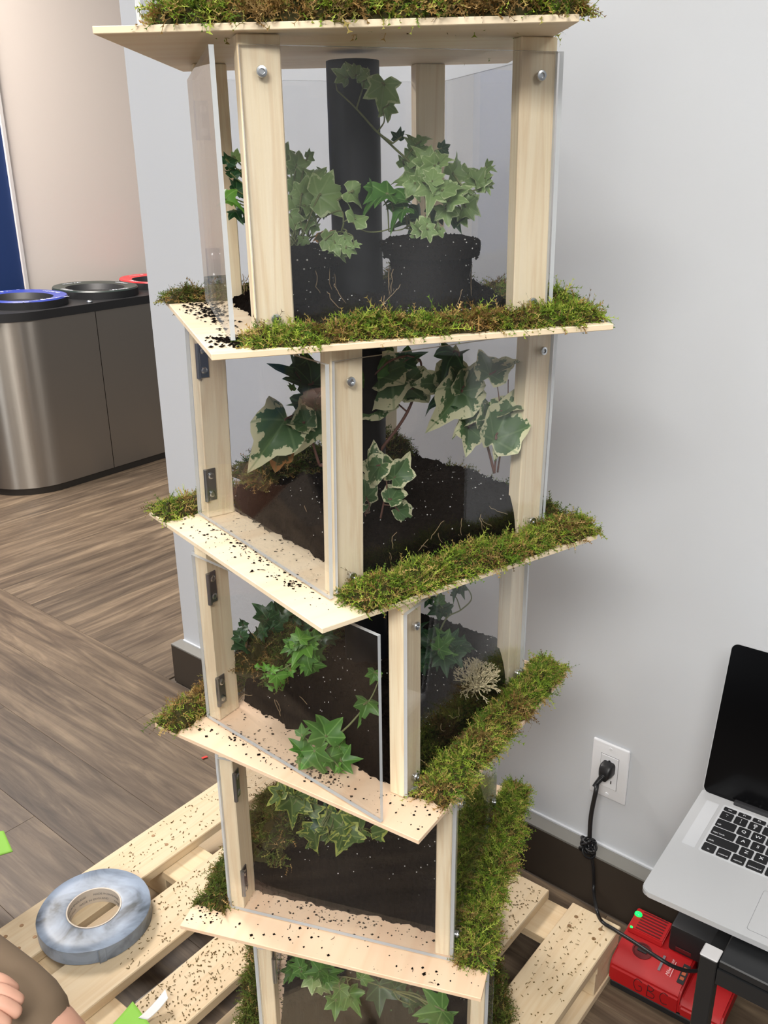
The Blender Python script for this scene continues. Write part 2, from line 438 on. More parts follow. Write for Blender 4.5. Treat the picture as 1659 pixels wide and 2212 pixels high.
# ---------------------------------------------------------------- the terrarium tower
SIDE, TH = 0.406, 0.006
TZ = [0.10497 + TH, -0.16124, -0.42884, -0.68553, -0.94708, -1.2085]
TA = [0.955, 18.076, 37.143, 56.275, 73.029, 90.6]
TC = [(-0.03807, 1.05863), (-0.021, 1.05868), (-0.02243, 1.07215), (-0.02291, 1.07249), (-0.02442, 1.06851), (-0.024, 1.069)]
TT = [(0.0137, 0.0116), (0.0065, -0.0126), (-0.0145, -0.0091), (0.0003, 0.0047), (-0.0015, 0.0), (0, 0)]
TM = []
for k in range(6):
    tx, ty = TT[k]; n = Vector((-tx, -ty, 1)).normalized()
    h = Vector((math.cos(R(TA[k])), math.sin(R(TA[k])), 0)); x = (h - n * h.dot(n)).normalized(); y = n.cross(x)
    TM.append(frame(Vector((TC[k][0], TC[k][1], TZ[k] + CAM_Z)), x, y, n))
HX, HY = 0.153, 0.152            # outer half-size of the post frame
PWX, PWY = 0.038, 0.019          # post section
AT = 0.0045                      # acrylic thickness
def height_at(k, x, y):
    """local height from shelf k up to the underside of the shelf above, at local x, y"""
    if k == 0: return 0.262
    up = TM[k - 1]; n = up.to_3x3().col[2]; p0 = up.translation - n * TH
    p = TM[k] @ Vector((x, y, 0)); d = TM[k].to_3x3().col[2]
    return (p0 - p).dot(n) / d.dot(n)

def pane(name, lo, hi, mat, parent, thin):
    """acrylic sheet; faces across the thin axis are clear, the cut edges paler"""
    bm = bmesh.new(); add_box(bm, lo, hi)
    for f in bm.faces: f.material_index = 0 if abs(f.normal[thin]) > 0.9 else 1
    bm.normal_update()
    for f in bm.faces: f.material_index = 0 if abs(f.normal[thin]) > 0.9 else 1
    me = bpy.data.meshes.new(name); bmesh.ops.recalc_face_normals(bm, faces=bm.faces); bm.to_mesh(me); bm.free()
    me.materials.append(mat); me.materials.append(M['acrylic_edge'])
    return put(name, me, parent)

bm = bmesh.new()
add_lathe(bm, [(0.0048, 0), (0.0050, 0.0012), (0.0046, 0.0026), (0.0026, 0.0029), (0.0023, 0.0012)], 14)
bmesh.ops.recalc_face_normals(bm, faces=bm.faces)
SCREW = bpy.data.meshes.new('screw'); bm.to_mesh(SCREW); bm.free(); SCREW.materials.append(M['steel'])
SCREW.polygons.foreach_set('use_smooth', [True] * len(SCREW.polygons)); SCREW.set_sharp_from_angle(angle=R(35))
bm = bmesh.new()
add_box(bm, (0, -0.0008, -0.021), (0.013, 0.0008, 0.021), bev=0.0004)
add_lathe(bm, [(0.0028, -0.021), (0.0028, 0.021)], 10, Matrix.Translation((-0.001, -0.0012, 0)))
HINGE = bpy.data.meshes.new('hinge'); bmesh.ops.recalc_face_normals(bm, faces=bm.faces); bm.to_mesh(HINGE); bm.free(); HINGE.materials.append(plain('hinge_steel', (0.30, 0.32, 0.35, 1), 0.35, 1.0))
bm = bmesh.new()
add_lathe(bm, [(0.0044, 0), (0.0042, 0.0016), (0.0026, 0.0024)], 12)
RIVET = bpy.data.meshes.new('screw'); bmesh.ops.recalc_face_normals(bm, faces=bm.faces); bm.to_mesh(RIVET); bm.free(); RIVET.materials.append(M['steel'])

DOOR_OPEN = [3, 3.6, 1.0, 8.6, 0.6, 6.0]
TIER_LABEL = ['topmost wooden shelf of the terrarium tower, only its base plate in view',
              'uppermost full glazed tier, side door ajar and black pipe showing inside',
              'second glazed tier from the top, holding large cream-edged ivy',
              'third glazed tier, door swung open, pale lichen tuft inside',
              'fourth glazed tier, yellow-edged ivy behind its closed door',
              'lowest glazed tier standing on the pallet, cut by the picture edge']
TIERS = []
for k in range(6):
    t = empty('terrarium_tier', TM[k]); tag(t, TIER_LABEL[k], 'terrarium', 'stacked tiers of the terrarium tower'); TIERS.append(t)
    hs = SIDE / 2
    bm = bmesh.new(); add_box(bm, (-hs, -hs, -TH), (hs, hs, 0), bev=0.0006)
    s = bm_obj('shelf', bm, M['ply'] if k < 3 else M['ply_warm_lit'], t)
    for pidx, (sx, sy) in enumerate(((-1, -1), (1, -1), (1, 1), (-1, 1))):
        x0 = -HX if sx < 0 else HX - PWX; y0 = -HY if sy < 0 else HY - PWY
        hgt = min(height_at(k, x0 + a * PWX, y0 + b * PWY) for a in (0, 1) for b in (0, 1)) - 0.0002
        o = box('post', (0, 0, 0), (PWX, PWY, hgt), M['pine_z'], t, bev=0.0012)
        o.location = (x0, y0, 0.0002)
    hh = min(height_at(k, sx * HX, sy * HY) for sx in (-1, 1) for sy in (-1, 1))
    if k == 0: hh = 0.26
    top = hh - 0.009
    am = M['acrylic_dusty'] if k == 1 else M['acrylic']
    pane('front_pane', (-HX + 0.001, -HY - AT - 0.0003, 0.002), (HX - 0.002, -HY - 0.0003, top), am, t, 1)
    pane('back_pane', (-HX + 0.001, HY + 0.0003, 0.002), (HX - 0.002, HY + AT + 0.0003, top), M['acrylic'], t, 1)
    pane('end_pane', (HX + 0.0003, -HY - 0.004, 0.002), (HX + AT + 0.0003, HY + 0.004, top), M['acrylic'], t, 0)
    # hinged door on the left-hand side
    d = pane('door', (-AT, -0.310, 0.003), (0, -0.001, top - 0.001), am, t, 0)
    hinge_pt = Vector((-HX - 0.0012, HY - 0.001, 0)); d.location = hinge_pt; d.rotation_euler = (0, 0, -R(DOOR_OPEN[k]))
    for hz in (0.045, top - 0.045):
        h = put('hinge', HINGE, t); h.matrix_local = Matrix.Translation((-HX + 0.0004, HY - PWY - 0.0010, hz))
        for dz in (-0.012, 0.012):
            q = put('screw', RIVET, h); q.matrix_local = Matrix.Translation((0.0062, -0.0008, dz)) @ Matrix.Rotation(R(90), 4, 'X')
    # front screws through the pane
    for sx in (-1, 1):
        for hz in (0.02, hh - 0.03):
            q = put('screw', SCREW, t); q.matrix_local = Matrix.Translation((sx * (HX - 0.019), -HY - AT - 0.0004, hz)) @ Matrix.Rotation(R(90), 4, 'X')
    # black drain pipe through the middle
    bm = bmesh.new(); add_lathe(bm, [(0.028, 0.0), (0.028, hh - 0.004)], 32)
    pp = bm_obj('pipe', bm, M['black_pipe'], t, True, 40); pp.location = (-0.005, 0.0, 0.0002)

# ---------------------------------------------------------------- soil
def fbm(x, y, s, seed, oct=4):
    return noise.fractal(Vector((x * s + seed * 7.13, y * s - seed * 3.7, seed * 1.9)), 1.0, 2.0, oct)
ICO = None
def blob_data(c, r, rng, sub=1):
    """a crumb: jittered octahedron"""
    base = [Vector(p) for p in ((1, 0, 0), (-1, 0, 0), (0, 1, 0), (0, -1, 0), (0, 0, 1), (0, 0, -1))]
    v = [Vector(c) + p * r * rng.uniform(0.6, 1.25) for p in base]
    return v, [(0, 2, 4), (2, 1, 4), (1, 3, 4), (3, 0, 4), (2, 0, 5), (1, 2, 5), (3, 1, 5), (0, 3, 5)]
def soil_mound(k, hfun, x0, x1, y0, y1, label, seed, perlite=160, skew=0.0):
    nx, ny = 84, 84
    V, Fc = [], []
    for j in range(ny + 1):
        for i in range(nx + 1):
            a, b = i / nx, j / ny; xs = x0 + skew * (b - 0.5); x = xs + (x1 - xs) * a; y = y0 + (y1 - y0) * b
            e = min(a, 1 - a, b, 1 - b)
            jx = 0.006 * fbm(x, y, 40, seed + 5); jy = 0.006 * fbm(x, y, 40, seed + 9)
            h = hfun(x, y) + 0.006 * fbm(x, y, 30, seed) + 0.003 * fbm(x, y, 110, seed + 2)
            if i in (0, nx) or j in (0, ny): z = 0.0006
            else: z = max(0.0008, h * min(1, (e * 22)) ** 0.6)
            wv = 0.007 * noise.noise(Vector((x * 45 + seed, y * 45, 2.2))) + 0.004 * noise.noise(Vector((x * 130, y * 130 + seed, 5.2)))
            V.append((x + wv * (1 if a < 0.5 else 0.2) + 0.6 * jx * (0.02 < e), y + 0.6 * jy * (0.02 < e), z))
    for j in range(ny):
        for i in range(nx):
            p = j * (nx + 1) + i; Fc.append((p, p + 1, p + nx + 2, p + nx + 1))
    o = put('potting_soil', mesh_from('potting_soil', V, Fc, [M['soil']], False)); o.matrix_world = TM[k]
    tag(o, label, 'soil', 'soil inside the terrarium tiers', 'stuff')
    parts = []; rng = random.Random(seed)
    for _ in range(perlite):
        q = V[rng.randrange(len(V))]
        if q[2] < 0.01: continue
        parts.append(blob_data((q[0], q[1], q[2] + 0.0004), rng.uniform(0.0004, 0.0012), rng))
    rts = []
    for _ in range(26):
        if rng.random() < 0.6: p = Vector((x0 + 0.010, rng.uniform(y0 + .02, y1 - .03), rng.uniform(.02, .055))); ax = Vector((0, 1, 0))
        else: p = Vector((rng.uniform(x0 + .03, x1 - .03), y0 + 0.004, rng.uniform(.02, .05))); ax = Vector((1, 0, 0))
        P = [p]; dd = rng.uniform(-1, 1)
        for q in range(6):
            dd += rng.uniform(-.6, .6); P.append(P[-1] + ax * 0.004 * dd + Vector((0, 0, -0.0055 * rng.uniform(.2, 1))))
            P[-1].z = max(P[-1].z, 0.002)
        rts.append(tube_data(P, 0.0004, 4))
    v, f = merge(rts)
    put('roots', mesh_from('roots', v, f, [M['root']], True), o)
    lump = []
    for _ in range(2600):
        q = V[rng.randrange(len(V))]
        lump.append(blob_data((q[0] + rng.uniform(-.002, .002), q[1] + rng.uniform(-.002, .002), q[2]), 0.0007 + 0.0026 * rng.random() ** 3, rng))
    v, f = merge(lump)
    pe = put('soil_crumbs', mesh_from('soil_crumbs', v, f, [M['soil']]), o); pe['kind'] = 'stuff'
    v, f = merge(parts)
    pe = put('perlite_grains', mesh_from('perlite_grains', v, f, [M['perlite']]), o); pe['kind'] = 'stuff'
    return o
def g(x, y, cx, cy, s): return math.exp(-((x - cx) ** 2 + (y - cy) ** 2) / (2 * s * s))
soil_mound(1, lambda x, y: 0.014 + 0.018 * g(x, y, 0.11, 0.02, 0.05) + 0.012 * g(x, y, -0.07, -0.04, 0.06), -0.128, 0.148, -0.150, 0.135, 'dark soil heaped round two root balls in the uppermost full tier', 3)
soil_mound(2, lambda x, y: 0.044 + 0.016 * g(x, y, 0.1, -0.06, 0.06) + 0.014 * g(x, y, -0.05, 0.03, 0.06), -0.112, 0.150, -0.150, 0.140, 'dark soil with white specks filling the second tier below cream-edged ivy', 4, 240)
soil_mound(3, lambda x, y: 0.060 + 0.012 * g(x, y, 0.0, 0.0, 0.08), -0.124, 0.150, -0.150, 0.140, 'black soil behind the swung-open door of the third tier', 5, 260, 0.045)
soil_mound(4, lambda x, y: 0.070 + 0.014 * g(x, y, 0.02, -0.05, 0.08), -0.119, 0.150, -0.148, 0.140, 'black soil in the fourth tier under yellow-edged ivy', 6, 220)
soil_mound(5, lambda x, y: 0.075 + 0.01 * g(x, y, 0, 0, 0.08), -0.110, 0.150, -0.148, 0.140, 'soil in the lowest tier at the picture bottom', 8, 160)

# ---------------------------------------------------------------- moss
PALETTES = {
    'green': [lin(112, 138, 42), lin(144, 162, 56), lin(92, 122, 38), lin(160, 172, 74), lin(78, 102, 34), lin(162, 144, 80)],
    'brown': [lin(158, 126, 72), lin(134, 104, 58), lin(184, 154, 100), lin(112, 88, 48), lin(138, 134, 66), lin(98, 78, 44)],
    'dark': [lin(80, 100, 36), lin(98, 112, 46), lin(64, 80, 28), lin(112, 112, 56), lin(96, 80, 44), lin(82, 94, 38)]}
def moss(name, k, rect, z0, thick, n, seed, label, brown=0.35, dark=False, over=0.0, zfun=None, spr=1.0, wear=0.25, group='moss pads on the tower shelves'):
    """sheet moss: lumpy pad + thousands of small curled, feathered sprigs"""
    x0, x1, y0, y1 = rect; rng = np.random.default_rng(seed)
    nx, ny = max(8, int((x1 - x0) / 0.005)), max(6, int((y1 - y0) / 0.005))
    def prof(x, y):
        a = min(max((x - x0) / (x1 - x0), 0), 1); b = min(max((y - y0) / (y1 - y0), 0), 1)
        e = min(a * (x1 - x0), (1 - a) * (x1 - x0), b * (y1 - y0), (1 - b) * (y1 - y0))
        h = thick * min(1.0, (e / 0.018)) ** 0.55
        h *= 0.35 + 1.0 * (0.5 + 0.5 * fbm(x, y, 38, seed, 3))
        return max(0.0006, h) + (zfun(x, y) if zfun else 0)
    def warp(x, y):
        a = noise.noise(Vector((x * 38 + seed * 3.1, y * 38, 1.7))) + 0.5 * noise.noise(Vector((x * 95, y * 95 + seed, 4.1)))
        b = noise.noise(Vector((x * 38, y * 38 + seed * 2.7, 8.3))) + 0.5 * noise.noise(Vector((x * 95 + seed, y * 95, 6.1)))
        return x + 0.008 * a, y + 0.008 * b
    V, Fc, Ct = [], [], []
    base_c = lin(60, 56, 26)
    for j in range(ny + 1):
        for i in range(nx + 1):
            x = x0 + (x1 - x0) * i / nx; y = y0 + (y1 - y0) * j / ny
            ed = i in (0, nx) or j in (0, ny)
            wx, wy = warp(x, y)
            V.append((wx, wy, z0 + (0.0004 if ed and not zfun else prof(x, y) * (0.82))))
            Ct.append(base_c)
    for j in range(ny):
        for i in range(nx):
            p = j * (nx + 1) + i; Fc.append((p, p + 1, p + nx + 2, p + nx + 1))
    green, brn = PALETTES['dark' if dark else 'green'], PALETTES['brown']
    out = []
    for s in range(n):
        x = rng.uniform(x0, x1); y = rng.uniform(y0, y1)
        mapv = 0.5 + 0.5 * noise.noise(Vector((x * 24 + seed, y * 24, seed * 2.3)))
        isb = mapv + rng.normal(0, 0.12) < brown + 0.03
        edge = min(x - x0, x1 - x, y - y0, y1 - y)
        if edge < 0.014 and rng.random() < 0.5: isb = isb or rng.random() < wear
        pal = brn if isb else green
        c = np.array(pal[rng.integers(len(pal))]) * rng.uniform(0.75, 1.3); c[3] = 1
        z = z0 + prof(x, y) * 0.85
        xo, yo = x, y
        # outward lean near the edges
        cxm, cym = (x0 + x1) / 2, (y0 + y1) / 2
        dx = (1 if x > cxm else -1) * max(0, 1 - min(x - x0, x1 - x) / 0.02); dy = (1 if y > cym else -1) * max(0, 1 - min(y - y0, y1 - y) / 0.02)
        d = Vector((dx * 0.9 + rng.normal(0, 0.75), dy * 0.9 + rng.normal(0, 0.75), rng.uniform(0.05, 0.95))).normalized()
        ln = rng.uniform(0.006, 0.017) * spr * (1.5 if rng.random() < 0.08 else 1.0)
        droop = rng.uniform(0.3, 1.1) if edge > 0.01 else rng.uniform(0.5, 1.5)
        wx, wy = warp(x, y); pts = [Vector((wx, wy, z - 0.002))]
        dd = d.copy(); nseg = 4; tw = Vector(rng.normal(0, 0.35, 3))
        for q in range(nseg):
            pts.append(pts[-1] + dd * (ln / nseg)); dd = (dd + Vector((0, 0, -0.28 * droop)) + tw * 0.6).normalized()
        if not over:
            for q_ in pts: q_.z = max(q_.z, z0 + 0.0006)
        side = dd.cross(Vector((rng.normal(), rng.normal(), rng.normal()))).normalized()
        wd = rng.uniform(0.0005, 0.0010) * spr
        o = len(V)
        for q, p in enumerate(pts):
            ww = wd * (1.0 - 0.75 * q / nseg)
            V.append(tuple(p - side * ww)); V.append(tuple(p + side * ww)); Ct += [tuple(c * (0.8 + 0.1 * q))] * 2
        for q in range(nseg):
            Fc.append((o + 2 * q, o + 2 * q + 1, o + 2 * q + 3, o + 2 * q + 2))
        # leaflets along the sprig
        for q in range(1, nseg + 1):
            for sg in (-1, 1):
                p = pts[q]; t = (pts[q] - pts[q - 1]).normalized()
                tip = p + (side * sg * 0.8 + t * 0.6 + Vector((0, 0, rng.uniform(-0.2, 0.5)))) * (ln * 0.27 * (1.15 - 0.16 * q))
                o = len(V); V += [tuple(p - t * wd), tuple(p + t * wd), tuple(tip)]; Ct += [tuple(c), tuple(c), tuple(np.minimum(c * 1.25, 1))]
                Fc.append((o, o + 1, o + 2))
    me = mesh_from(name, V, Fc, [M['moss']])
    ca = me.color_attributes.new('tint', 'FLOAT_COLOR', 'POINT')
    ca.data.foreach_set('color', np.array(Ct, dtype=np.float32).ravel())
    o = put(name, me); o.matrix_world = TM[k]
    tag(o, label, 'moss', group, 'stuff'); return o

ORD = ['top', 'second', 'third', 'fourth', 'fifth', 'lowest']
moss('moss_strip', 0, (-0.150, 0.206, -0.200, -0.158), 0, 0.030, 4200, 21, 'ragged green and brown moss on the topmost shelf, cut by the picture top', 0.45, over=1, spr=1.25)
moss('moss_strip', 0, (0.160, 0.203, -0.155, 0.19), 0, 0.022, 900, 22, 'moss along the right-hand edge of the topmost shelf', 0.4, over=1)
moss('moss_strip', 1, (-0.160, 0.200, -0.193, -0.157), 0, 0.022, 4600, 23, 'long moss strip along the front of the uppermost full tier', 0.36, over=1)
moss('moss_strip', 1, (0.160, 0.204, -0.170, 0.06), 0, 0.026, 2000, 24, 'moss clump overhanging the right end of the uppermost full tier', 0.33, over=1)
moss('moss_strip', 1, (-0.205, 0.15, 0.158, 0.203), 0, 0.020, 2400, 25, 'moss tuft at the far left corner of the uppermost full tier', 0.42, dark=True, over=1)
moss('moss_strip', 2, (-0.150, 0.205, -0.202, -0.158), 0, 0.026, 5200, 26, 'thick bright moss strip along the front of the second tier', 0.30, over=1)
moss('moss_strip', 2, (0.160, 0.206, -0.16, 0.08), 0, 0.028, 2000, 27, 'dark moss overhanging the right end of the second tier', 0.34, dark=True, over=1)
moss('moss_strip', 2, (-0.203, 0.13, 0.158, 0.202), 0, 0.020, 2200, 28, 'small moss tuft on the left corner of the second tier', 0.38, over=1)
moss('moss_strip', 3, (-0.142, 0.205, -0.203, -0.158), 0, 0.026, 5200, 29, 'green moss strip running up the right side of the third tier', 0.30, over=1)
moss('moss_strip', 3, (-0.203, 0.10, 0.158, 0.202), 0, 0.024, 2600, 30, 'moss tuft with straw-coloured tip on the left corner of the third tier', 0.40, over=1)
moss('moss_strip', 4, (-0.160, 0.203, -0.203, -0.160), 0, 0.024, 5200, 31, 'dense moss strip on the right side of the fourth tier', 0.26, over=1)
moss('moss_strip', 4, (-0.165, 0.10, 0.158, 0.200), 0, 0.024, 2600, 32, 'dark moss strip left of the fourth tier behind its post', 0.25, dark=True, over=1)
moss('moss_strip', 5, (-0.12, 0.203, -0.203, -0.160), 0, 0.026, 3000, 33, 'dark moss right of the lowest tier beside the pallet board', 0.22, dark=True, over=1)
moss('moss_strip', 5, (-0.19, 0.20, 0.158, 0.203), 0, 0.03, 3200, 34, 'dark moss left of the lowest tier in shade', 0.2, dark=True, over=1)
IG = 'moss growing on the soil inside the tiers'
moss('soil_moss', 1, (0.07, 0.145, 0.06, 0.132), 0.018, 0.03, 900, 41, 'moss patch behind glass at the back right of the uppermost full tier', 0.25, dark=True, group=IG)
moss('soil_moss', 2, (-0.11, 0.14, 0.070, 0.142), 0.046, 0.032, 3000, 42, 'mossy bank behind the ivy stems inside the second tier', 0.2, dark=True, group=IG)
moss('soil_moss', 3, (-0.118, 0.14, 0.055, 0.142), 0.055, 0.050, 3400, 43, 'mossy bank at the back inside the third tier', 0.25, dark=True, group=IG)
moss('soil_moss', 4, (-0.115, 0.14, 0.075, 0.145), 0.050, 0.045, 2400, 44, 'dark mossy bank at the back inside the fourth tier', 0.15, dark=True, group=IG)
moss('soil_moss', 4, (-0.06, 0.14, -0.149, -0.125), 0.02, 0.05, 1000, 45, 'moss pressed against the right pane of the fourth tier', 0.15, dark=True, group=IG)
# ---------------------------------------------------------------- ivy
def leaf_mesh(name, mat, seed, lobe=1.0, bend=0.25):
    rng = random.Random(seed)
    j = lambda a: a * rng.uniform(0.92, 1.08)
    s = lambda r, t: t + (r - t) * lobe      # lobe 0 = nearly entire leaf
    half = [(0, 1.0), (25, s(0.50, 0.80)), (50, s(0.80, 0.74)), (76, s(0.42, 0.60)), (100, s(0.58, 0.55)), (140, 0.36)]
    pts = []
    def P(a, r): return Vector((r * math.sin(R(a)), r * math.cos(R(a)), 0))
    right = [P(a, j(r)) for a, r in half]; left = [P(-a, j(r)) for a, r in half[1:]]
    ring = [right[0]] + right[1:] + [Vector((0, -0.10, 0))] + left[::-1]
    out = []
    n = len(ring)
    for i in range(n):
        a, b = ring[i], ring[(i + 1) % n]
        out.append(a)
        m = (a + b) / 2; out.append(m * 1.04 if i not in (5, 6) else m * 1.15)
    n = len(out); V, UV, RIM = [Vector((0, 0, 0))], [(0, 0)], [0.0]
    fr = (0.4, 0.75, 1.0)
    for f in fr:
        for p in out:
            q = p * f; V.append(q.copy()); UV.append((q.x, q.y)); RIM.append(f)
    ph = rng.uniform(0, 6)
    for q in V:
        x, y = q.x, q.y
        q.z = 0.30 * abs(x) - bend * (y - 0.2) ** 2 * 1.15 + 0.05 * math.sin(5 * x + 3 * y + ph) - 0.10 * x * x
    Fc = [(0, 1 + (i + 1) % n, 1 + i) for i in range(n)]
    for r in range(len(fr) - 1):
        for i in range(n):
            a = 1 + r * n + i; b = 1 + r * n + (i + 1) % n
            Fc.append((a, b, b + n, a + n))
    Fc = [tuple(q[::-1]) for q in Fc] if False else Fc
    me = mesh_from(name, V, Fc, [mat], True)
    uvl = me.uv_layers.new(name='UVMap')
    li = np.zeros(len(me.loops), dtype=np.int32); me.loops.foreach_get('vertex_index', li)
    uvl.data.foreach_set('uv', np.array(UV, dtype=np.float32)[li].ravel())
    at = me.attributes.new('rim', 'FLOAT', 'POINT'); at.data.foreach_set('value', np.array(RIM, dtype=np.float32))
    return me
LEAVES = {}
for nm, lobe in (('leaf_pale', 0.85), ('leaf_varieg', 0.30), ('leaf_green', 0.95), ('leaf_yellow', 1.0), ('leaf_bright', 0.95), ('leaf_dark', 0.9), ('leaf_brown', 0.4)):
    LEAVES[nm] = [leaf_mesh('leaf', M[nm], 100 + i + len(LEAVES) * 10, lobe, b) for i, b in enumerate((0.15, 0.45, 0.8))]

def on_tier(k, u, w, d): return at_plane(u, w, Vector((0, TC[k][1] - d, 0)), Vector((0, 1, 0)))
def plant(name, k, label, root, leaves, kind, stem='stem', vines=(), ball=None, seed=0, fold=0.35, size=0.70, slim=1.0, extra=0, group='ivy plants in the tower', cat='plant', droop=0.12):
    """root, leaves and vines are places in the tier: pixel u, w on the upright plane d in front of the tower axis"""
    rng = random.Random(seed)
    rt = on_tier(k, *root); rt_local = rt
    e = empty(name, loc=rt); tag(e, label, cat, group)
    parts = []
    vpts = []
    for vn in vines:
        P = spline([on_tier(k, *q) - rt for q in vn[0]], 6); n = len(P)
        parts.append(tube_data(P, [vn[1] * (1 - 0.55 * i / n) for i in range(n)], 6)); vpts += P
    leaves = list(leaves)
    for lf in list(leaves) * extra:
        leaves.append((lf[0] + rng.gauss(0, 13), lf[1] + rng.gauss(0, 12), lf[2] - rng.uniform(0.004, 0.025), lf[3] * rng.uniform(0.5, 0.85), lf[4] + rng.uniform(-80, 80), lf[5] if len(lf) > 5 else None))
    for lf in leaves:
        u, w, d, px, tip = lf[:5]; kd = lf[5] if len(lf) > 5 and lf[5] else kind
        lean = lf[6] if len(lf) > 6 else rng.uniform(-0.5, 0.5)
        c = on_tier(k, u, w, d); dep = (c - CAM).dot(_F); L = px * size * rng.uniform(0.88, 1.12) * dep / FPX
        tdir = RX * math.cos(R(tip)) + UY * math.sin(R(tip))
        n = ((CAM - c).normalized() * 0.8 + Vector((0, 0, 0.45)) + RX * (lean * 1.5 + rng.uniform(-0.25, 0.25)) + UY * rng.uniform(-0.7, 0.75)).normalized()
        y = (tdir - n * tdir.dot(n) * rng.uniform(0.7, 1.0)).normalized(); x = y.cross(n).normalized(); n = x.cross(y)
        b = c - y * L * 0.33
        me = LEAVES[kd][rng.randrange(3)]
        o = put('leaf', me, e); o.matrix_local = frame(b - rt, x * L * slim, y * L, n * L * 1.3)
        # petiole from the nearest vine point or from the root
        src = Vector((0, 0, 0))
        if vpts: src = min(vpts, key=lambda q: (q - (b - rt)).length)
        elif ball: src = Vector((rng.uniform(-0.012, 0.012), rng.uniform(-0.012, 0.012), 0))
        be = b - rt; mid = (src + be) / 2 + Vector((rng.uniform(-0.006, 0.006), rng.uniform(-0.006, 0.006), droop * (be - src).length))
        parts.append(tube_data(spline([src, mid, be, be + y * L * 0.06], 5), 0.0008 if px < 75 else 0.0011, 5))
    v, f = merge(parts)
    put('stem', mesh_from('stem', v, f, [M[stem]], True), e)
    if ball:
        br, bh = ball
        bm = bmesh.new()
        add_lathe(bm, [(br * 0.80, -bh), (br * 0.84, -bh * 0.6), (br * 0.9, -bh * 0.25), (br * 1.04, -bh * 0.24), (br * 1.08, -bh * 0.02), (br * 0.9, 0.003), (br * 0.45, 0.006), (0.001, 0.004)], 30)
        bmesh.ops.subdivide_edges(bm, edges=bm.edges[:], cuts=2, use_grid_fill=True)
        for vv in bm.verts:
            q = vv.co; nn = noise.fractal(q * 90 + Vector((seed, 0, 0)), 1, 2, 4)
            vv.co = q + Vector((q.x, q.y, 0)).normalized() * nn * 0.0028 + Vector((0, 0, nn * 0.0015))
        o = bm_obj('root_ball', bm, M['soil'], e)
        pr = []
        vs = [vv.co.copy() for vv in o.data.vertices if vv.co.length > br * 0.5]
        for _ in range(90):
            q = rng.choice(vs); pr.append(blob_data(q + Vector((q.x, q.y, 0)).normalized() * 0.0006, rng.uniform(0.0004, 0.0012), rng))
        lump = [blob_data(rng.choice(vs), 0.0008 + 0.002 * rng.random() ** 2, rng) for _ in range(420)]
        v, f = merge(lump); pe = put('soil_crumbs', mesh_from('soil_crumbs', v, f, [M['soil']]), o); pe['kind'] = 'stuff'
        v, f = merge(pr); pe = put('perlite_grains', mesh_from('perlite_grains', v, f, [M['perlite']]), o); pe['kind'] = 'stuff'
        rr = []
        for _ in range(9):
            th = rng.uniform(0, 6.28); p = Vector((math.cos(th) * br * 0.92, math.sin(th) * br * 0.92, -bh * rng.uniform(0.25, 0.5))); P = [p]
            for q in range(5):
                p = p + Vector((rng.uniform(-0.004, 0.004), rng.uniform(-0.004, 0.004), -bh * 0.09)); p2 = Vector((p.x, p.y, 0)).normalized() * br * 0.93; P.append(Vector((p2.x, p2.y, p.z))); p = P[-1]
            rr.append(tube_data(P, 0.0005, 4))
        v, f = merge(rr); rf = put('roots', mesh_from('roots', v, f, [M['root']], True), o)
    return e

# uppermost full tier
plant('potted_ivy', 1, 'pale ivy clump left of the black pipe, leaves behind the front post', (640, 540, 0.02),
      [(497, 342, .03, 44, 60, 'leaf_dark'), (515, 338, .02, 40, 20), (500, 372, .03, 46, 100, 'leaf_dark'), (512, 400, .03, 60, 80, 'leaf_dark'), (500, 432, .06, 66, -10, 'leaf_bright', 0.1), (512, 462, .03, 54, -60, 'leaf_dark'),
       (622, 352, .0, 58, 80), (645, 345, .0, 62, 70), (680, 372, .0, 62, 95), (640, 392, .01, 74, 60), (668, 415, .02, 84, 20), (715, 418, .03, 110, 10, None, 0.2), (775, 424, .03, 90, -10, None, 0.5),
       (635, 440, .02, 74, -60), (668, 455, .03, 76, -40), (700, 440, .02, 66, -90, 'leaf_dark'), (632, 478, .03, 66, -70), (662, 488, .03, 64, -80), (655, 522, .04, 34, -90), (690, 515, .05, 44, 190, 'leaf_brown')],
      'leaf_pale', ball=(0.046, 0.062), seed=3, extra=1)
plant('ivy_cutting', 1, 'small hanging ivy cutting in front of the black pipe', (738, 500, 0.055),
      [(768, 462, .07, 74, 65, None, .5), (716, 520, .06, 56, -10), (735, 528, .065, 56, -20), (752, 522, .07, 46, -40), (738, 550, .06, 44, -100), (756, 540, .07, 40, -20), (724, 540, .06, 40, 200), (770, 530, .07, 34, 20)],
      'leaf_pale', vines=[([(738, 500, .055), (742, 480, .06), (735, 455, .05), (690, 470, .03), (665, 455, .03), (648, 440, .03)], .0011), ([(750, 470, .055), (790, 500, .05), (840, 495, .04), (870, 470, .03)], .0011)], seed=5)
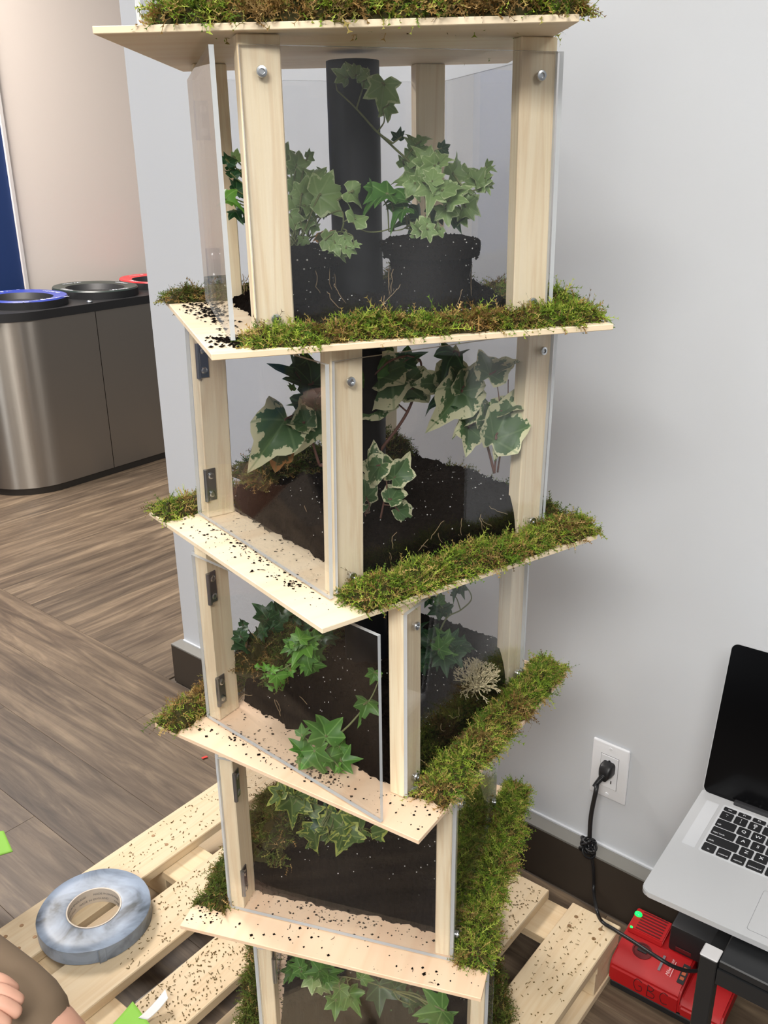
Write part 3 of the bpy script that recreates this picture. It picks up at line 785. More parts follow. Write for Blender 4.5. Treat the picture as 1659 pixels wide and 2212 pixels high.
plant('potted_ivy', 1, 'large pale ivy clump right of the black pipe', (930, 520, 0.03),
      [(890, 305, .0, 60, 100), (915, 300, .0, 50, 60), (905, 330, .01, 66, 120), (960, 318, .0, 36, 20, 'leaf_dark'), (912, 340, .03, 66, 130), (955, 345, .03, 66, 60), (925, 362, .04, 72, 200), (990, 362, .0, 76, 40), (1010, 372, -.01, 56, 30),
       (870, 392, .02, 78, 150), (885, 375, .01, 66, 120), (905, 385, .04, 64, 110), (900, 410, .05, 70, -80), (935, 380, .05, 66, 80), (965, 400, .05, 80, 60), (985, 420, .05, 90, 30), (930, 425, .06, 80, -100), (1010, 412, .01, 72, 20), (1035, 385, .0, 60, 60),
       (1050, 375, .0, 52, 40), (1042, 400, .0, 66, -60), (1020, 450, .02, 72, -10), (1000, 465, .02, 62, -60), (965, 465, .04, 66, -80), (860, 430, .04, 80, 180, 'leaf_green'), (815, 425, .05, 100, 195, 'leaf_green'), (860, 460, .05, 80, 215, 'leaf_green'), (895, 470, .02, 80, 200, 'leaf_dark'),
       (912, 485, .07, 62, 180), (925, 505, .08, 54, -70), (898, 492, .07, 50, 150), (985, 480, .02, 60, -40, 'leaf_dark'), (940, 460, .02, 60, -100, 'leaf_dark')],
      'leaf_pale', ball=(0.050, 0.066), seed=8, extra=1,
      vines=[([(930, 520, .03), (925, 450, .03), (900, 370, .02), (850, 318, .02), (815, 285, .02), (770, 235, .03), (728, 195, .03)], .0016), ([(930, 520, .03), (960, 450, .03), (1000, 420, .02), (1050, 402, .0), (1062, 380, .0)], .0012), ([(930, 520, .03), (900, 480, .03), (870, 495, .04), (840, 500, .04)], .0011)])
plant('trailing_ivy', 1, 'long ivy runner crossing the top of the black pipe', (848, 310, 0.03),
      [(826, 205, .04, 96, -95, None, .1), (770, 152, .03, 70, 80), (738, 160, .03, 60, 150), (790, 165, .03, 50, 60), (836, 240, .03, 60, -70), (862, 290, .0, 40, 85, 'leaf_dark')],
      'leaf_pale', vines=[([(848, 310, .03), (815, 285, .03), (770, 235, .035), (728, 195, .035)], .0014), ([(770, 235, .035), (790, 170, .03)], .001), ([(815, 285, .03), (830, 262, .035), (826, 235, .04)], .001)], seed=9)

# second tier: big variegated leaves
plant('variegated_ivy', 2, 'cream-edged ivy on the left of the second tier with drooping front leaf', (690, 1005, 0.01),
      [(640, 815, .0, 110, 150, 'leaf_dark', .3), (672, 800, .0, 100, 100, 'leaf_dark'), (690, 845, .0, 110, 60, 'leaf_dark'), (628, 835, .01, 26, 100, 'leaf_bright'), (665, 865, .0, 60, 200, 'leaf_dark'), (598, 935, .04, 128, 235, None, .25), (640, 905, .03, 80, 140), (672, 915, .02, 120, 250), (575, 905, .02, 36, 160, 'leaf_dark'),
       (606, 968, .02, 92, 245, 'leaf_brown'), (700, 905, .02, 100, 270), (640, 780, .0, 60, 80, 'leaf_dark'),
       (812, 830, .02, 150, 230, None, .2), (845, 800, .02, 110, 20), (800, 785, .02, 90, 100, 'leaf_green'), (800, 872, .02, 110, 215), (905, 830, .02, 90, 5), (885, 775, .02, 60, 20, 'leaf_dark'), (890, 848, .02, 56, 180, 'leaf_dark')],
      'leaf_varieg', 'stem_red', vines=[([(690, 1005, .01), (675, 950, .01), (672, 880, 0), (650, 820, 0)], .0018), ([(690, 1005, .01), (790, 1000, .01), (835, 955, .02), (880, 890, .02), (905, 820, .02), (908, 780, .02), (880, 768, .02)], .0024)], seed=12, size=0.90, slim=0.8)
plant('variegated_ivy', 2, 'cream-edged ivy on the right of the second tier by the pane', (1068, 1022, 0.03),
      [(1062, 788, .04, 110, 70, None, .2), (1095, 792, .04, 64, 10), (985, 862, .05, 130, 235, None, .2), (1010, 825, .04, 90, 60), (972, 775, .03, 80, 250, 'leaf_dark'), (975, 800, .03, 84, 80), (930, 828, .03, 66, 185), (955, 860, .03, 90, 175, 'leaf_dark'), (1015, 905, .04, 80, 200), (1012, 940, .05, 92, 255, 'leaf_varieg'), (1050, 890, .04, 90, 70),
       (1085, 915, .05, 124, 65, None, .3), (1095, 945, .04, 90, 250), (1066, 872, .03, 26, 90, 'leaf_bright'), (1100, 880, .04, 70, 40)],
      'leaf_varieg', 'stem_red', vines=[([(1068, 1022, .03), (1052, 960, .03), (1030, 890, .03), (1000, 800, .03), (992, 768, .03)], .0018), ([(1068, 1022, .03), (1075, 960, .03), (1095, 880, .03), (1098, 820, .03)], .0013), ([(1075, 1020, .03), (1085, 930, .04), (1070, 800, .04)], .0012)], seed=14, size=0.90, slim=0.8)
plant('variegated_ivy', 2, 'small cream-edged ivy sprig behind the front post of the second tier', (815, 1150, 0.11),
      [(805, 985, .1, 62, 80), (808, 1020, .11, 72, 220), (838, 1000, .1, 50, 30), (865, 1015, .11, 74, 50, None, .2), (852, 1066, .11, 62, 60), (790, 1060, .1, 54, 100), (793, 1095, .1, 30, 90), (872, 1112, .11, 62, -25, 'leaf_varieg', .8)],
      'leaf_varieg', 'stem_red', vines=[([(815, 1150, .11), (828, 1090, .11), (835, 1040, .11), (812, 1000, .105)], .0013), ([(830, 1165, .11), (800, 1140, .11), (788, 1110, .11)], .0012)], seed=15, size=0.90, slim=0.8)

# third tier
plant('trailing_ivy', 3, 'dark ivy runner arching over the left post of the third tier', (640, 1330, -0.03),
      [(515, 1388, .02, 84, 170), (520, 1365, .02, 50, 100), (555, 1385, .01, 46, 20), (570, 1325, .0, 66, 130), (590, 1345, .0, 62, 90), (612, 1318, -.02, 60, 60), (495, 1398, .02, 34, 160, 'leaf_green'), (568, 1372, .01, 50, -80), (640, 1330, -.02, 60, 20), (650, 1360, -.02, 70, -60)],
      'leaf_dark', 'stem_brown', vines=[([(640, 1330, -.03), (612, 1332, -.02), (565, 1375, .0), (530, 1405, .02), (484, 1413, .02)], .0018)], seed=21, extra=1)
plant('potted_ivy', 3, 'bright green ivy tumbling down a root ball in the third tier', (690, 1425, 0.0),
      [(640, 1385, .04, 60, 80), (655, 1372, .04, 60, 60, 'leaf_bright'), (648, 1405, .05, 78, 250, 'leaf_bright'), (625, 1400, .05, 60, 200), (672, 1385, .04, 64, 30), (680, 1405, .04, 62, 10), (665, 1425, .05, 60, 280), (678, 1445, .05, 66, 300), (640, 1430, .05, 56, 250, 'leaf_bright'), (690, 1420, .03, 54, 0), (620, 1455, .05, 40, 250, 'leaf_bright'), (605, 1470, .06, 62, 320, 'leaf_bright'), (580, 1452, .06, 24, 130, 'leaf_bright'), (572, 1440, .06, 26, 100, 'leaf_bright'), (595, 1445, .06, 30, 60, 'leaf_bright'), (700, 1375, .02, 60, 60, 'leaf_dark')],
      'leaf_green', ball=(0.052, 0.09), seed=22, extra=1, vines=[([(690, 1425, .0), (665, 1400, .03), (635, 1430, .05), (600, 1450, .06), (570, 1448, .06)], .0011)])
plant('ivy_cutting', 3, 'low spray of large glossy ivy leaves by the open door', (676, 1668, 0.155),
      [(700, 1568, .15, 118, 92, None, 0.0), (684, 1642, .17, 118, 290, None, -0.35), (724, 1645, .165, 96, 330, None, 0.5), (752, 1642, .16, 96, 5, None, 0), (644, 1612, .155, 80, 130), (668, 1650, .16, 72, 280), (733, 1662, .17, 48, 300, 'leaf_bright'), (660, 1580, .15, 56, 60), (740, 1605, .15, 56, 40), (718, 1590, .15, 50, 20), (790, 1530, .14, 82, 250, None, .1), (806, 1462, .12, 56, 250), (650, 1650, .16, 44, 250)],
      'leaf_green', vines=[([(676, 1668, .155), (720, 1600, .15), (760, 1560, .145), (800, 1510, .13), (820, 1465, .12)], .0016)], seed=23, size=0.56)
plant('potted_ivy', 3, 'dark ivy clump behind the right-hand pane of the third tier', (935, 1440, 0.0),
      [(912, 1380, .02, 60, 100), (935, 1372, .02, 70, 80), (958, 1395, .04, 66, 40, 'leaf_green'), (965, 1412, .04, 60, 0, 'leaf_green'), (985, 1385, .02, 60, 10), (1005, 1392, .0, 50, 20), (940, 1415, .04, 66, 270), (920, 1420, .04, 60, 240), (960, 1430, .05, 60, 280), (985, 1420, .04, 56, 300), (910, 1450, .05, 50, 250), (945, 1320, .02, 46, 200), (960, 1310, .02, 42, 30), (948, 1295, .02, 34, 90, 'leaf_green'), (925, 1298, .02, 36, 240), (985, 1274, .02, 40, 250), (997, 1272, .02, 34, 280), (970, 1318, .02, 36, 330)],
      'leaf_dark', vines=[([(935, 1440, .0), (945, 1380, .02), (965, 1335, .02), (995, 1318, .02), (1018, 1295, .02), (1010, 1272, .02), (990, 1265, .02)], .0014)], seed=24, extra=1)

# fourth tier
plant('yellow_edged_ivy', 4, 'ivy with yellow leaf edges spilling over the soil of the fourth tier', (745, 1770, 0.03),
      [(598, 1722, .03, 62, 215), (622, 1712, .02, 60, 130), (632, 1745, .04, 92, 260), (648, 1735, .03, 60, 20), (662, 1722, .02, 50, 40), (675, 1740, .03, 54, 60), (700, 1765, .03, 60, 100, 'leaf_dark'), (680, 1800, .05, 70, 100), (668, 1820, .06, 86, 265), (700, 1835, .07, 72, 300), (682, 1850, .07, 62, 265), (718, 1790, .05, 84, 190), (735, 1772, .04, 90, 60), (758, 1800, .06, 86, 200), (720, 1830, .07, 66, 180), (752, 1822, .07, 76, 290), (742, 1848, .07, 56, 280), (785, 1795, .04, 84, 60), (790, 1830, .07, 100, 265, None, 0.1), (808, 1788, .04, 50, 320), (770, 1770, .03, 60, 40, 'leaf_dark'), (705, 1810, .06, 60, 230)],
      'leaf_yellow', vines=[([(745, 1770, .03), (700, 1745, .03), (650, 1725, .03), (610, 1715, .03)], .0012)], seed=31, size=0.85)
# lowest tier
plant('potted_ivy', 5, 'shaded green ivy at the top of the lowest tier', (690, 2130, 0.10),
      [(632, 2100, .12, 56, 240), (645, 2080, .12, 54, 120), (660, 2090, .12, 60, 60), (680, 2100, .13, 56, 200), (675, 2125, .13, 60, 280, 'leaf_pale'), (700, 2090, .12, 60, 20), (715, 2110, .12, 50, 40), (735, 2150, .14, 60, 260), (760, 2160, .14, 66, 300), (725, 2175, .14, 62, 265), (720, 2100, .12, 56, 20), (790, 2105, .11, 46, 40), (820, 2150, .1, 86, 265, 'leaf_dark'), (865, 2130, .1, 50, 20, 'leaf_dark'), (935, 2185, .14, 90, 200), (965, 2195, .13, 56, 20), (895, 2160, .11, 56, 60, 'leaf_dark')],
      'leaf_green', vines=[([(690, 2130, .1), (730, 2110, .11), (790, 2120, .11), (850, 2140, .11)], .0011)], seed=41, extra=1)

# ---------------------------------------------------------------- lichen tuft in the third tier
def lichen():
    c = on_tier(3, 1030, 1480, 0.055); rng = random.Random(77)
    parts = []
    def grow(p, d, ln, r, lvl):
        q = p + d * ln; parts.append(tube_data([p, (p + q) / 2 + Vector((rng.uniform(-1, 1), rng.uniform(-1, 1), rng.uniform(-1, 1))) * ln * 0.08, q], [r, r * 0.9, r * 0.75], 4))
        if lvl == 0: return
        for _ in range(2 if rng.random() < 0.75 else 3):
            nd = (d + Vector((rng.gauss(0, .45), rng.gauss(0, .45), rng.gauss(0.02, .4)))).normalized(); grow(q, nd, ln * rng.uniform(0.68, 0.9), r * 0.8, lvl - 1)
    for _ in range(26):
        th = rng.uniform(0, 6.28); el = rng.uniform(0.1, 1.45)
        d = Vector((math.cos(th) * math.cos(el), math.sin(th) * math.cos(el), math.sin(el)))
        grow(Vector((rng.uniform(-.006, .006), rng.uniform(-.006, .006), 0)), d, 0.0105, 0.0010, 4)
    v, f = merge(parts); o = put('lichen_tuft', mesh_from('lichen_tuft', v, f, [plain('pale_lichen', lin(196, 184, 150), 0.85)], True))
    o.location = c; tag(o, 'pale straw-coloured branching lichen tuft inside the third tier', 'lichen')
lichen()

# ---------------------------------------------------------------- crumbs of soil and moss litter
def flake_data(c, L, th, rng, mat=None):
    """a curled shred: three-segment bent strip with thickness"""
    p = Vector(c); a = rng.uniform(0, 6.28); pts = [p]
    for _ in range(3):
        a += rng.uniform(-0.8, 0.8); p = p + Vector((math.cos(a), math.sin(a), rng.uniform(-0.05, 0.15))) * L / 3; pts.append(p)
    return tube_data(pts, [th * 0.6, th, th, th * 0.5], 4)
def crumbs(name, k, label, clusters, mat, seed, n, rmax=0.0022, flat=0.45):
    rng = random.Random(seed); parts = []
    for _ in range(n):
        x, y, sx, sy, wgt = rng.choices(clusters, [c[4] for c in clusters])[0]
        px, py = rng.gauss(x, sx), rng.gauss(y, sy)
        if abs(px) > SIDE / 2 - 0.004 or abs(py) > SIDE / 2 - 0.004: continue
        r = rmax * rng.random() ** 2 + 0.0004
        if rng.random() < 0.04: parts.append(flake_data((px, py, 0.001), rng.uniform(0.003, 0.009), 0.0004, rng))
        else:
            v, f = blob_data((px, py, r * 0.4), r, rng); parts.append(([Vector((q.x, q.y, max(0.0002, q.z * flat + r * 0.1))) for q in v], f))
    v, f = merge(parts); o = put(name, mesh_from(name, v, f, [mat])); o.matrix_world = TM[k]
    tag(o, label, 'crumbs', 'crumbs spilled on the tower shelves', 'stuff'); return o
crumbs('soil_crumbs', 1, 'dark soil spilled beside the ajar door of the uppermost full tier', [(-.18, .10, .008, .06, 2), (-.172, -.14, .012, .014, 5), (-.165, 0.05, .006, .06, 5), (-.155, -.172, .014, .01, 4)], M['soil'], 51, 900, 0.003)
crumbs('soil_crumbs', 2, 'soil crumbs scattered on the bare left strip of the second tier', [(-.178, .02, .01, .10, 5), (-.165, -.05, .006, .06, 3), (-.172, -.10, .004, .006, 2), (-.162, 0.05, .003, .09, 3), (-.125, 0.0, .014, .10, 6)], M['soil'], 52, 420, 0.002)
crumbs('soil_crumbs', 3, 'soil crumbs along the threshold of the open third-tier door', [(-.168, .10, .008, .04, 4), (-.175, 0.0, .01, .07, 4), (-.17, -.05, .008, .02, 4), (-.125, -.02, .02, .10, 6), (-.165, -.16, .02, .02, 2)], M['soil'], 53, 480, 0.0024)
crumbs('soil_crumbs', 4, 'soil crumbs on the pinkish front board of the fourth tier', [(-.18, .05, .012, .09, 2), (-.13, .0, .012, .10, 8), (-.19, -.12, .01, .03, 1), (-.175, .18, .012, .014, 2)], M['soil'], 54, 420, 0.0022)
# ---------------------------------------------------------------- pallet
PZ = 0.1045
PM = frame(Vector((0, 0, 0)), E1, -E2, ZUP)     # local x along the top boards, y = -v
pal = empty('pallet', PM); tag(pal, 'unfinished pine pallet carrying the terrarium tower', 'pallet')
U0, U1 = 0.478, 1.172
BT = 0.019
for v0, v1 in ((-1.265, -1.166), (-1.111, -1.008), (-0.960, -0.868), (-0.815, -0.72), (-0.660, -0.566), (-0.520, -0.430)):
    o = box('board', (0, 0, -BT), (U1 - U0, v1 - v0, 0), M['pallet'], pal, bev=0.0015); o.location = (U0, -v1, PZ)
for u0, u1 in ((0.480, 0.569), (0.792, 0.880), (1.088, 1.170)):
    o = box('cross_board', (0, 0, -0.0178), (u1 - u0, 0.834, 0), M['pallet_y'], pal, bev=0.0012); o.location = (u0, 0.431, PZ - BT - 0.0002)
    for v in (-1.262, -0.895, -0.530):
        o = box('block', (0, 0, 0), (u1 - u0 - 0.004, 0.096, PZ - BT - 0.0182 - 0.0160), M['pallet_y'], pal, bev=0.0015); o.location = (u0 + 0.002, -v - 0.096, 0.0158)
for v in (-1.262, -0.895, -0.530):
    o = box('runner', (0, 0, 0), (U1 - U0, 0.098, 0.0154), M['pallet'], pal, bev=0.001); o.location = (U0, -v - 0.098, 0.0002)
nails = bmesh.new(); add_lathe(nails, [(0.0036, 0), (0.0032, 0.0006)], 12)
NAIL = bpy.data.meshes.new('nail'); bmesh.ops.recalc_face_normals(nails, faces=nails.faces); nails.to_mesh(NAIL); nails.free(); NAIL.materials.append(plain('nail_head', lin(150, 118, 84), 0.5, 0.4))
for v in (-1.24, -1.20, -0.50, -0.455):
    for u in (0.52, 0.55, 0.83, 1.12, 1.145):
        o = put('nail', NAIL, pal); o.location = (u, -v, PZ + 0.0001)

rng = random.Random(5); parts = []; parts2 = []
spans = [((-1.255, -1.172), 0.7, 1.15, 200), ((-1.105, -1.012), 0.6, 1.15, 480), ((-0.955, -0.872), 0.48, 0.78, 430), ((-0.655, -0.57), 0.97, 1.16, 260), ((-0.515, -0.435), 0.80, 1.16, 200)]
for (va, vb), ua, ub, n in spans:
    for _ in range(n):
        p = (rng.uniform(ua, ub), -rng.uniform(va, vb), PZ + 0.0008)
        parts.append(flake_data(p, rng.uniform(0.002, 0.007), rng.uniform(0.0004, 0.0009), rng) if rng.random() < 0.55 else blob_data(p, rng.uniform(0.0008, 0.002), rng))
v, f = merge(parts); o = put('moss_litter', mesh_from('moss_litter', v, f, [plain('dry_moss_litter', lin(112, 92, 52), 0.9)])); o.matrix_world = PM
tag(o, 'shreds of dry moss littering the pallet boards', 'litter', kind='stuff')

# ---------------------------------------------------------------- roll of grey butyl tape
def tape_roll():
    C = at_z(203, 1961, PZ + 0.029); C.z = PZ + 0.0003
    ang = R(-20)
    e = empty('tape_roll', Matrix.Translation(C) @ Matrix.Rotation(ang, 4, 'Z'))
    tag(e, 'wide roll of blue-grey sealing tape lying on the pallet boards', 'tape roll')
    ro, ri, hgt = 0.094, 0.046, 0.029
    m, nt, b = new_mat('grey_butyl_tape'); L = nt.links
    vv = coords(nt, (1, 1, 1), False); n = noise_tex(nt, vv, 11, 4, 0.6, 0.8); rr = ramp(nt, [(0.36, lin(52, 58, 62)), (0.46, lin(122, 134, 150)), (0.6, lin(152, 166, 186))]); L.new(n.outputs[0], rr.inputs[0])
    L.new(rr.outputs[0], b.inputs['Base Color']); b.inputs['Roughness'].default_value = 0.35
    bm = bmesh.new()
    seg = 72; rings = []
    for r, z in ((ri, 0), (ri, hgt), (ri + 0.004, hgt + 0.0005), (0.075, hgt), (ro - 0.002, hgt - 0.0006), (ro, hgt - 0.002), (ro, 0.001), (ro - 0.003, 0)):
        ring = []
        for i in range(seg):
            th = 2 * math.pi * i / seg; w_ = 1 + 0.006 * math.sin(3 * th + 1) * (r > 0.06) + 0.004 * math.sin(7 * th) * (r > 0.06)
            ring.append(bm.verts.new((r * w_ * math.cos(th), r * w_ * math.sin(th), z)))
        rings.append(ring)
    for a in range(len(rings)):
        b_ = (a + 1) % len(rings)
        for i in range(seg):
            j = (i + 1) % seg; bm.faces.new((rings[a][i], rings[a][j], rings[b_][j], rings[b_][i]))
    bm_obj('tape', bm, m, e, True, 45)
    bm = bmesh.new()
    pr = [(ri - 0.0003, 0.0), (ri - 0.0003, hgt + 0.0008), (ri - 0.0026, hgt + 0.0008), (ri - 0.0026, 0.0)]
    rings = [[bm.verts.new((r * math.cos(2 * math.pi * i / 64), r * math.sin(2 * math.pi * i / 64), z)) for i in range(64)] for r, z in pr]
    for a in range(4):
        for i in range(64): bm.faces.new((rings[a][i], rings[a][(i + 1) % 64], rings[(a + 1) % 4][(i + 1) % 64], rings[(a + 1) % 4][i]))
    core = bm_obj('core', bm, plain('cardboard_core', lin(212, 200, 186), 0.8), e, True, 40)
    # lettering printed on the inside of the core
    ink = plain('core_print', lin(120, 116, 116), 0.8)
    def bent(body, size, a0, z0):
        c = bpy.data.curves.new('lettering', 'FONT'); c.body = body; c.size = size; c.resolution_u = 2; c.align_x = 'CENTER'
        t = bpy.data.objects.new('lettering', c); COL.objects.link(t)
        dg = bpy.context.evaluated_depsgraph_get(); me = bpy.data.meshes.new_from_object(t.evaluated_get(dg)); bpy.data.objects.remove(t)
        rad = ri - 0.0029
        for q in me.vertices:
            th = a0 - q.co.x / rad; q.co = (rad * math.cos(th), rad * math.sin(th), z0 + q.co.y)
        me.materials.clear(); me.materials.append(ink); put('lettering', me, core)
    for a0, z0 in ((75, 0.0165), (110, 0.006), (160, 0.0165), (25, 0.006), (190, 0.006)):
        bent('MADE IN ENGLAND', 0.0058, R(a0) - ang, z0)
    # the loose end of the release paper
    pts = []; th0 = R(-70) - ang
    V, Fc = [], []
    for i in range(7):
        th = th0 + i * 0.02; rr_ = ro + 0.0012 + (0.003 if i == 0 else 0.0008 * (6 - i) * 0.2)
        V += [(rr_ * math.cos(th), rr_ * math.sin(th), 0.001), (rr_ * math.cos(th), rr_ * math.sin(th), hgt - 0.001)]
    for i in range(6): Fc.append((2 * i, 2 * i + 2, 2 * i + 3, 2 * i + 1))
    put('loose_end', mesh_from('loose_end', V, Fc, [m]), e)
tape_roll()

# ---------------------------------------------------------------- papers on floor and pallet
def sheet(name, pts, z, mat, label, cat, curl=0.0):
    c = sum((Vector(p) for p in pts), Vector()) / len(pts)
    n = 10; a, b, c2, d = [Vector(p) for p in pts]
    V, Fc = [], []
    for j in range(n + 1):
        for i in range(n + 1):
            s, t = i / n, j / n
            p = (a * (1 - s) + b * s) * (1 - t) + (d * (1 - s) + c2 * s) * t
            V.append((p.x, p.y, z + curl * (s ** 2) * 1.0))
    for j in range(n):
        for i in range(n): q = j * (n + 1) + i; Fc.append((q, q + 1, q + n + 2, q + n + 1))
    o = put(name, mesh_from(name, V, Fc, [mat], True)); tag(o, label, cat)
    md = o.modifiers.new('thickness', 'SOLIDIFY'); md.thickness = 0.0004; md.offset = 1
    return o
GREEN = plain('lime_green_paper', lin(146, 208, 78), 0.7); WHITE = plain('white_paper', lin(236, 236, 234), 0.7)
A = [at_z(-50, 1800, 0), at_z(8, 1795, 0), at_z(28, 1840, 0), at_z(-40, 1860, 0)]
sheet('paper_note', A, 0.0006, GREEN, 'lime green paper note on the floor at the left edge', 'paper')
A = [at_z(225, 2235, PZ), at_z(288, 2172, PZ), at_z(335, 2235, PZ), at_z(250, 2290, PZ)]
sheet('paper_note', A, PZ + 0.003, GREEN, 'lime green paper note on the pallet at the bottom edge', 'paper', 0.006)
A = [at_z(300, 2208, PZ), at_z(360, 2160, PZ), at_z(366, 2180, PZ), at_z(320, 2212, PZ)]
sheet('backing_paper', A, PZ + 0.009, WHITE, 'curled white backing paper beside the green note on the pallet', 'paper', 0.014)
A = [at_z(292, 2165, 0), at_z(395, 2085, 0), at_z(420, 2110, 0), at_z(330, 2200, 0)]
sheet('paper_sheet', A, 0.0006, plain('grey_white_sheet', lin(206, 204, 200), 0.6), 'pale sheet on the floor seen through the pallet gap', 'paper', 0.004)
bm = bmesh.new(); p = at_z(442, 1637, 0.001)
add_box(bm, (-0.007, -0.004, 0), (0.007, 0.004, 0.0012), Matrix.Translation(p) @ Matrix.Rotation(R(35), 4, 'Z'), bev=0.0005)
for q in bm.verts: q.co += Vector((0, 0, 0.0008 * math.sin(400 * q.co.x) + 0.001))
tag(bm_obj('paper_scrap', bm, plain('red_scrap', lin(214, 62, 52), 0.7)), 'tiny red scrap lying on the floor planks', 'scrap')
jw = empty('jumper_wire', loc=at_z(1250, 2181, 0.002)); tag(jw, 'green jumper wire with black end on the floor by the pallet corner', 'wire')
q0 = jw.location.copy()
tube('wire', spline([at_z(1215, 2172, 0.002) - q0, at_z(1230, 2178, 0.003) - q0, at_z(1244, 2180, 0.002) - q0], 6), 0.0009, plain('green_wire', lin(60, 130, 110), 0.5), jw, 6)
tube('end_sleeve', [at_z(1243, 2180, 0.002) - q0, at_z(1265, 2185, 0.002) - q0], 0.0018, BLK0 if 'BLK0' in globals() else plain('black_sleeve', (0.01, 0.01, 0.01, 1), 0.5), jw, 8)

# ---------------------------------------------------------------- wall outlet, plug and cord
M['white_plastic'] = plain('white_plastic', lin(232, 233, 236), 0.35)
wall_face = 0.02
def wp(u, w_, n=0.035): return at_plane(u, w_, WALL_N * (BB_OFF + n), WALL_N)
oc = wp(1318.5, 1664)
OM = frame(oc, WALL_DIR, ZUP, -WALL_N)       # x along the wall, y up, z out of the wall
out_ = empty('wall_outlet', OM); tag(out_, 'white wall outlet plate with one black plug in it', 'outlet')
bm = bmesh.new(); add_box(bm, (-0.0358, -0.0585, 0.0001), (0.0358, 0.0585, 0.006), bev=0.0035, segs=3); bm_obj('plate', bm, M['white_plastic'], out_, True, 60)
box('receptacle', (-0.0168, -0.0335, 0.0061), (0.0168, 0.0335, 0.0074), M['white_plastic'], out_, bev=0.0008)
box('seam', (-0.0176, -0.0343, 0.00602), (0.0176, 0.0343, 0.0063), plain('seam_grey', lin(150, 150, 152), 0.6), out_)
slotm = plain('slot_dark', (0.01, 0.01, 0.01, 1), 0.6)
for cy_ in (0.0165, -0.0165):
    for sx, hh_ in ((-0.0062, 0.0040), (0.0062, 0.0046)):
        box('slot', (sx - 0.001, cy_ - 0.003 - hh_ / 2 - 0.001, 0.00742), (sx + 0.001, cy_ - 0.003 + hh_ / 2 + 0.001, 0.0076), slotm, out_)
    bm = bmesh.new(); add_lathe(bm, [(0.0024, 0), (0.0024, 0.0002)], 12, Matrix.Translation((0, cy_ + 0.0068, 0.00742))); bm_obj('ground_hole', bm, slotm, out_)
for cy_ in (0.0485, -0.0485):
    bm = bmesh.new(); add_lathe(bm, [(0.0034, 0), (0.003, 0.0012)], 14, Matrix.Translation((0, cy_, 0.006))); sc_ = bm_obj('screw', bm, M['white_plastic'], out_)
# plug + cord
BLK = plain('black_rubber', (0.010, 0.010, 0.011, 1), 0.42)
cord = empty('power_cord', OM); tag(cord, 'black power cord with bundled loops running from outlet to red charger', 'cord')
bm = bmesh.new()
rows = [(0.0076, 0.0125, 0.0135, 0.010), (0.0180, 0.0125, 0.0135, 0.010), (0.0250, 0.0110, 0.0110, 0.008), (0.030, 0.0070, 0.006, 0.0)]
vs = []
for z_, hx, hy, cy_ in rows:
    vs.append([bm.verts.new((hx * math.copysign(abs(math.cos(t_)) ** 0.5, math.cos(t_)), cy_ + hy * math.copysign(abs(math.sin(t_)) ** 0.5, math.sin(t_)), z_)) for t_ in [2 * math.pi * i / 20 for i in range(20)]])
for a_, b_ in zip(vs, vs[1:]):
    for i in range(20): bm.faces.new((a_[i], a_[(i + 1) % 20], b_[(i + 1) % 20], b_[i]))
bm.faces.new(vs[0][::-1]); bm.faces.new(vs[-1]); bm_obj('plug', bm, BLK, cord, True, 50)
def loc(p): return OM.inverted() @ p
bm = bmesh.new()
rel = spline([Vector((0, 0.004, 0.026)), Vector((-0.006, -0.008, 0.032)), Vector((-0.012, -0.020, 0.034))], 5)
for i, q in enumerate(rel):
    add_lathe(bm, [(0.0062 - 0.00022 * i, -0.001), (0.0062 - 0.00022 * i, 0.001)], 12, Matrix.Translation(q) @ Matrix.Rotation(R(60), 4, 'X'))
bm_obj('strain_relief', bm, BLK, cord)
path = [Vector((-0.008, -0.014, 0.033)), loc(wp(1287, 1710, -0.012)), loc(wp(1277, 1760, -0.016)), loc(wp(1274, 1805, -0.020)), loc(wp(1275, 1830, -0.022)), loc(wp(1282, 1880, -0.025)), loc(wp(1283, 1925, -0.035)), loc(at_z(1288, 1962, 0.13)), loc(at_z(1300, 1990, 0.112)), loc(at_z(1330, 2010, 0.111)), loc(at_z(1370, 2035, 0.118)), loc(at_z(1420, 2068, 0.125)), loc(at_z(1460, 2090, 0.115)), loc(at_z(1500, 2098, 0.10)), loc(at_z(1540, 2085, 0.085))]
n_ = len(spline(path, 8)); tube('cable', spline(path, 8), [0.0042 if i < n_ * 0.28 else 0.0031 for i in range(n_)], BLK, cord, 10)
kc = loc(wp(1272, 1826, -0.026)); rng = random.Random(3); pr = []
for i in range(11):
    a_ = Vector((rng.gauss(0, 1), rng.gauss(0, 1), rng.gauss(0, 0.6))).normalized(); b_ = a_.orthogonal().normalized(); c_ = a_.cross(b_)
    rx, ry = rng.uniform(0.008, 0.016), rng.uniform(0.005, 0.011); o_ = kc + Vector((rng.uniform(-.009, .009), rng.uniform(-.013, .010), rng.uniform(-.004, .006)))
    pr.append(tube_data([o_ + b_ * rx * math.cos(t_) + c_ * ry * math.sin(t_) for t_ in [2 * math.pi * q / 18 for q in range(19)]], 0.0024, 6))
v, f = merge(pr); put('bundled_loops', mesh_from('bundled_loops', v, f, [BLK], True), cord)

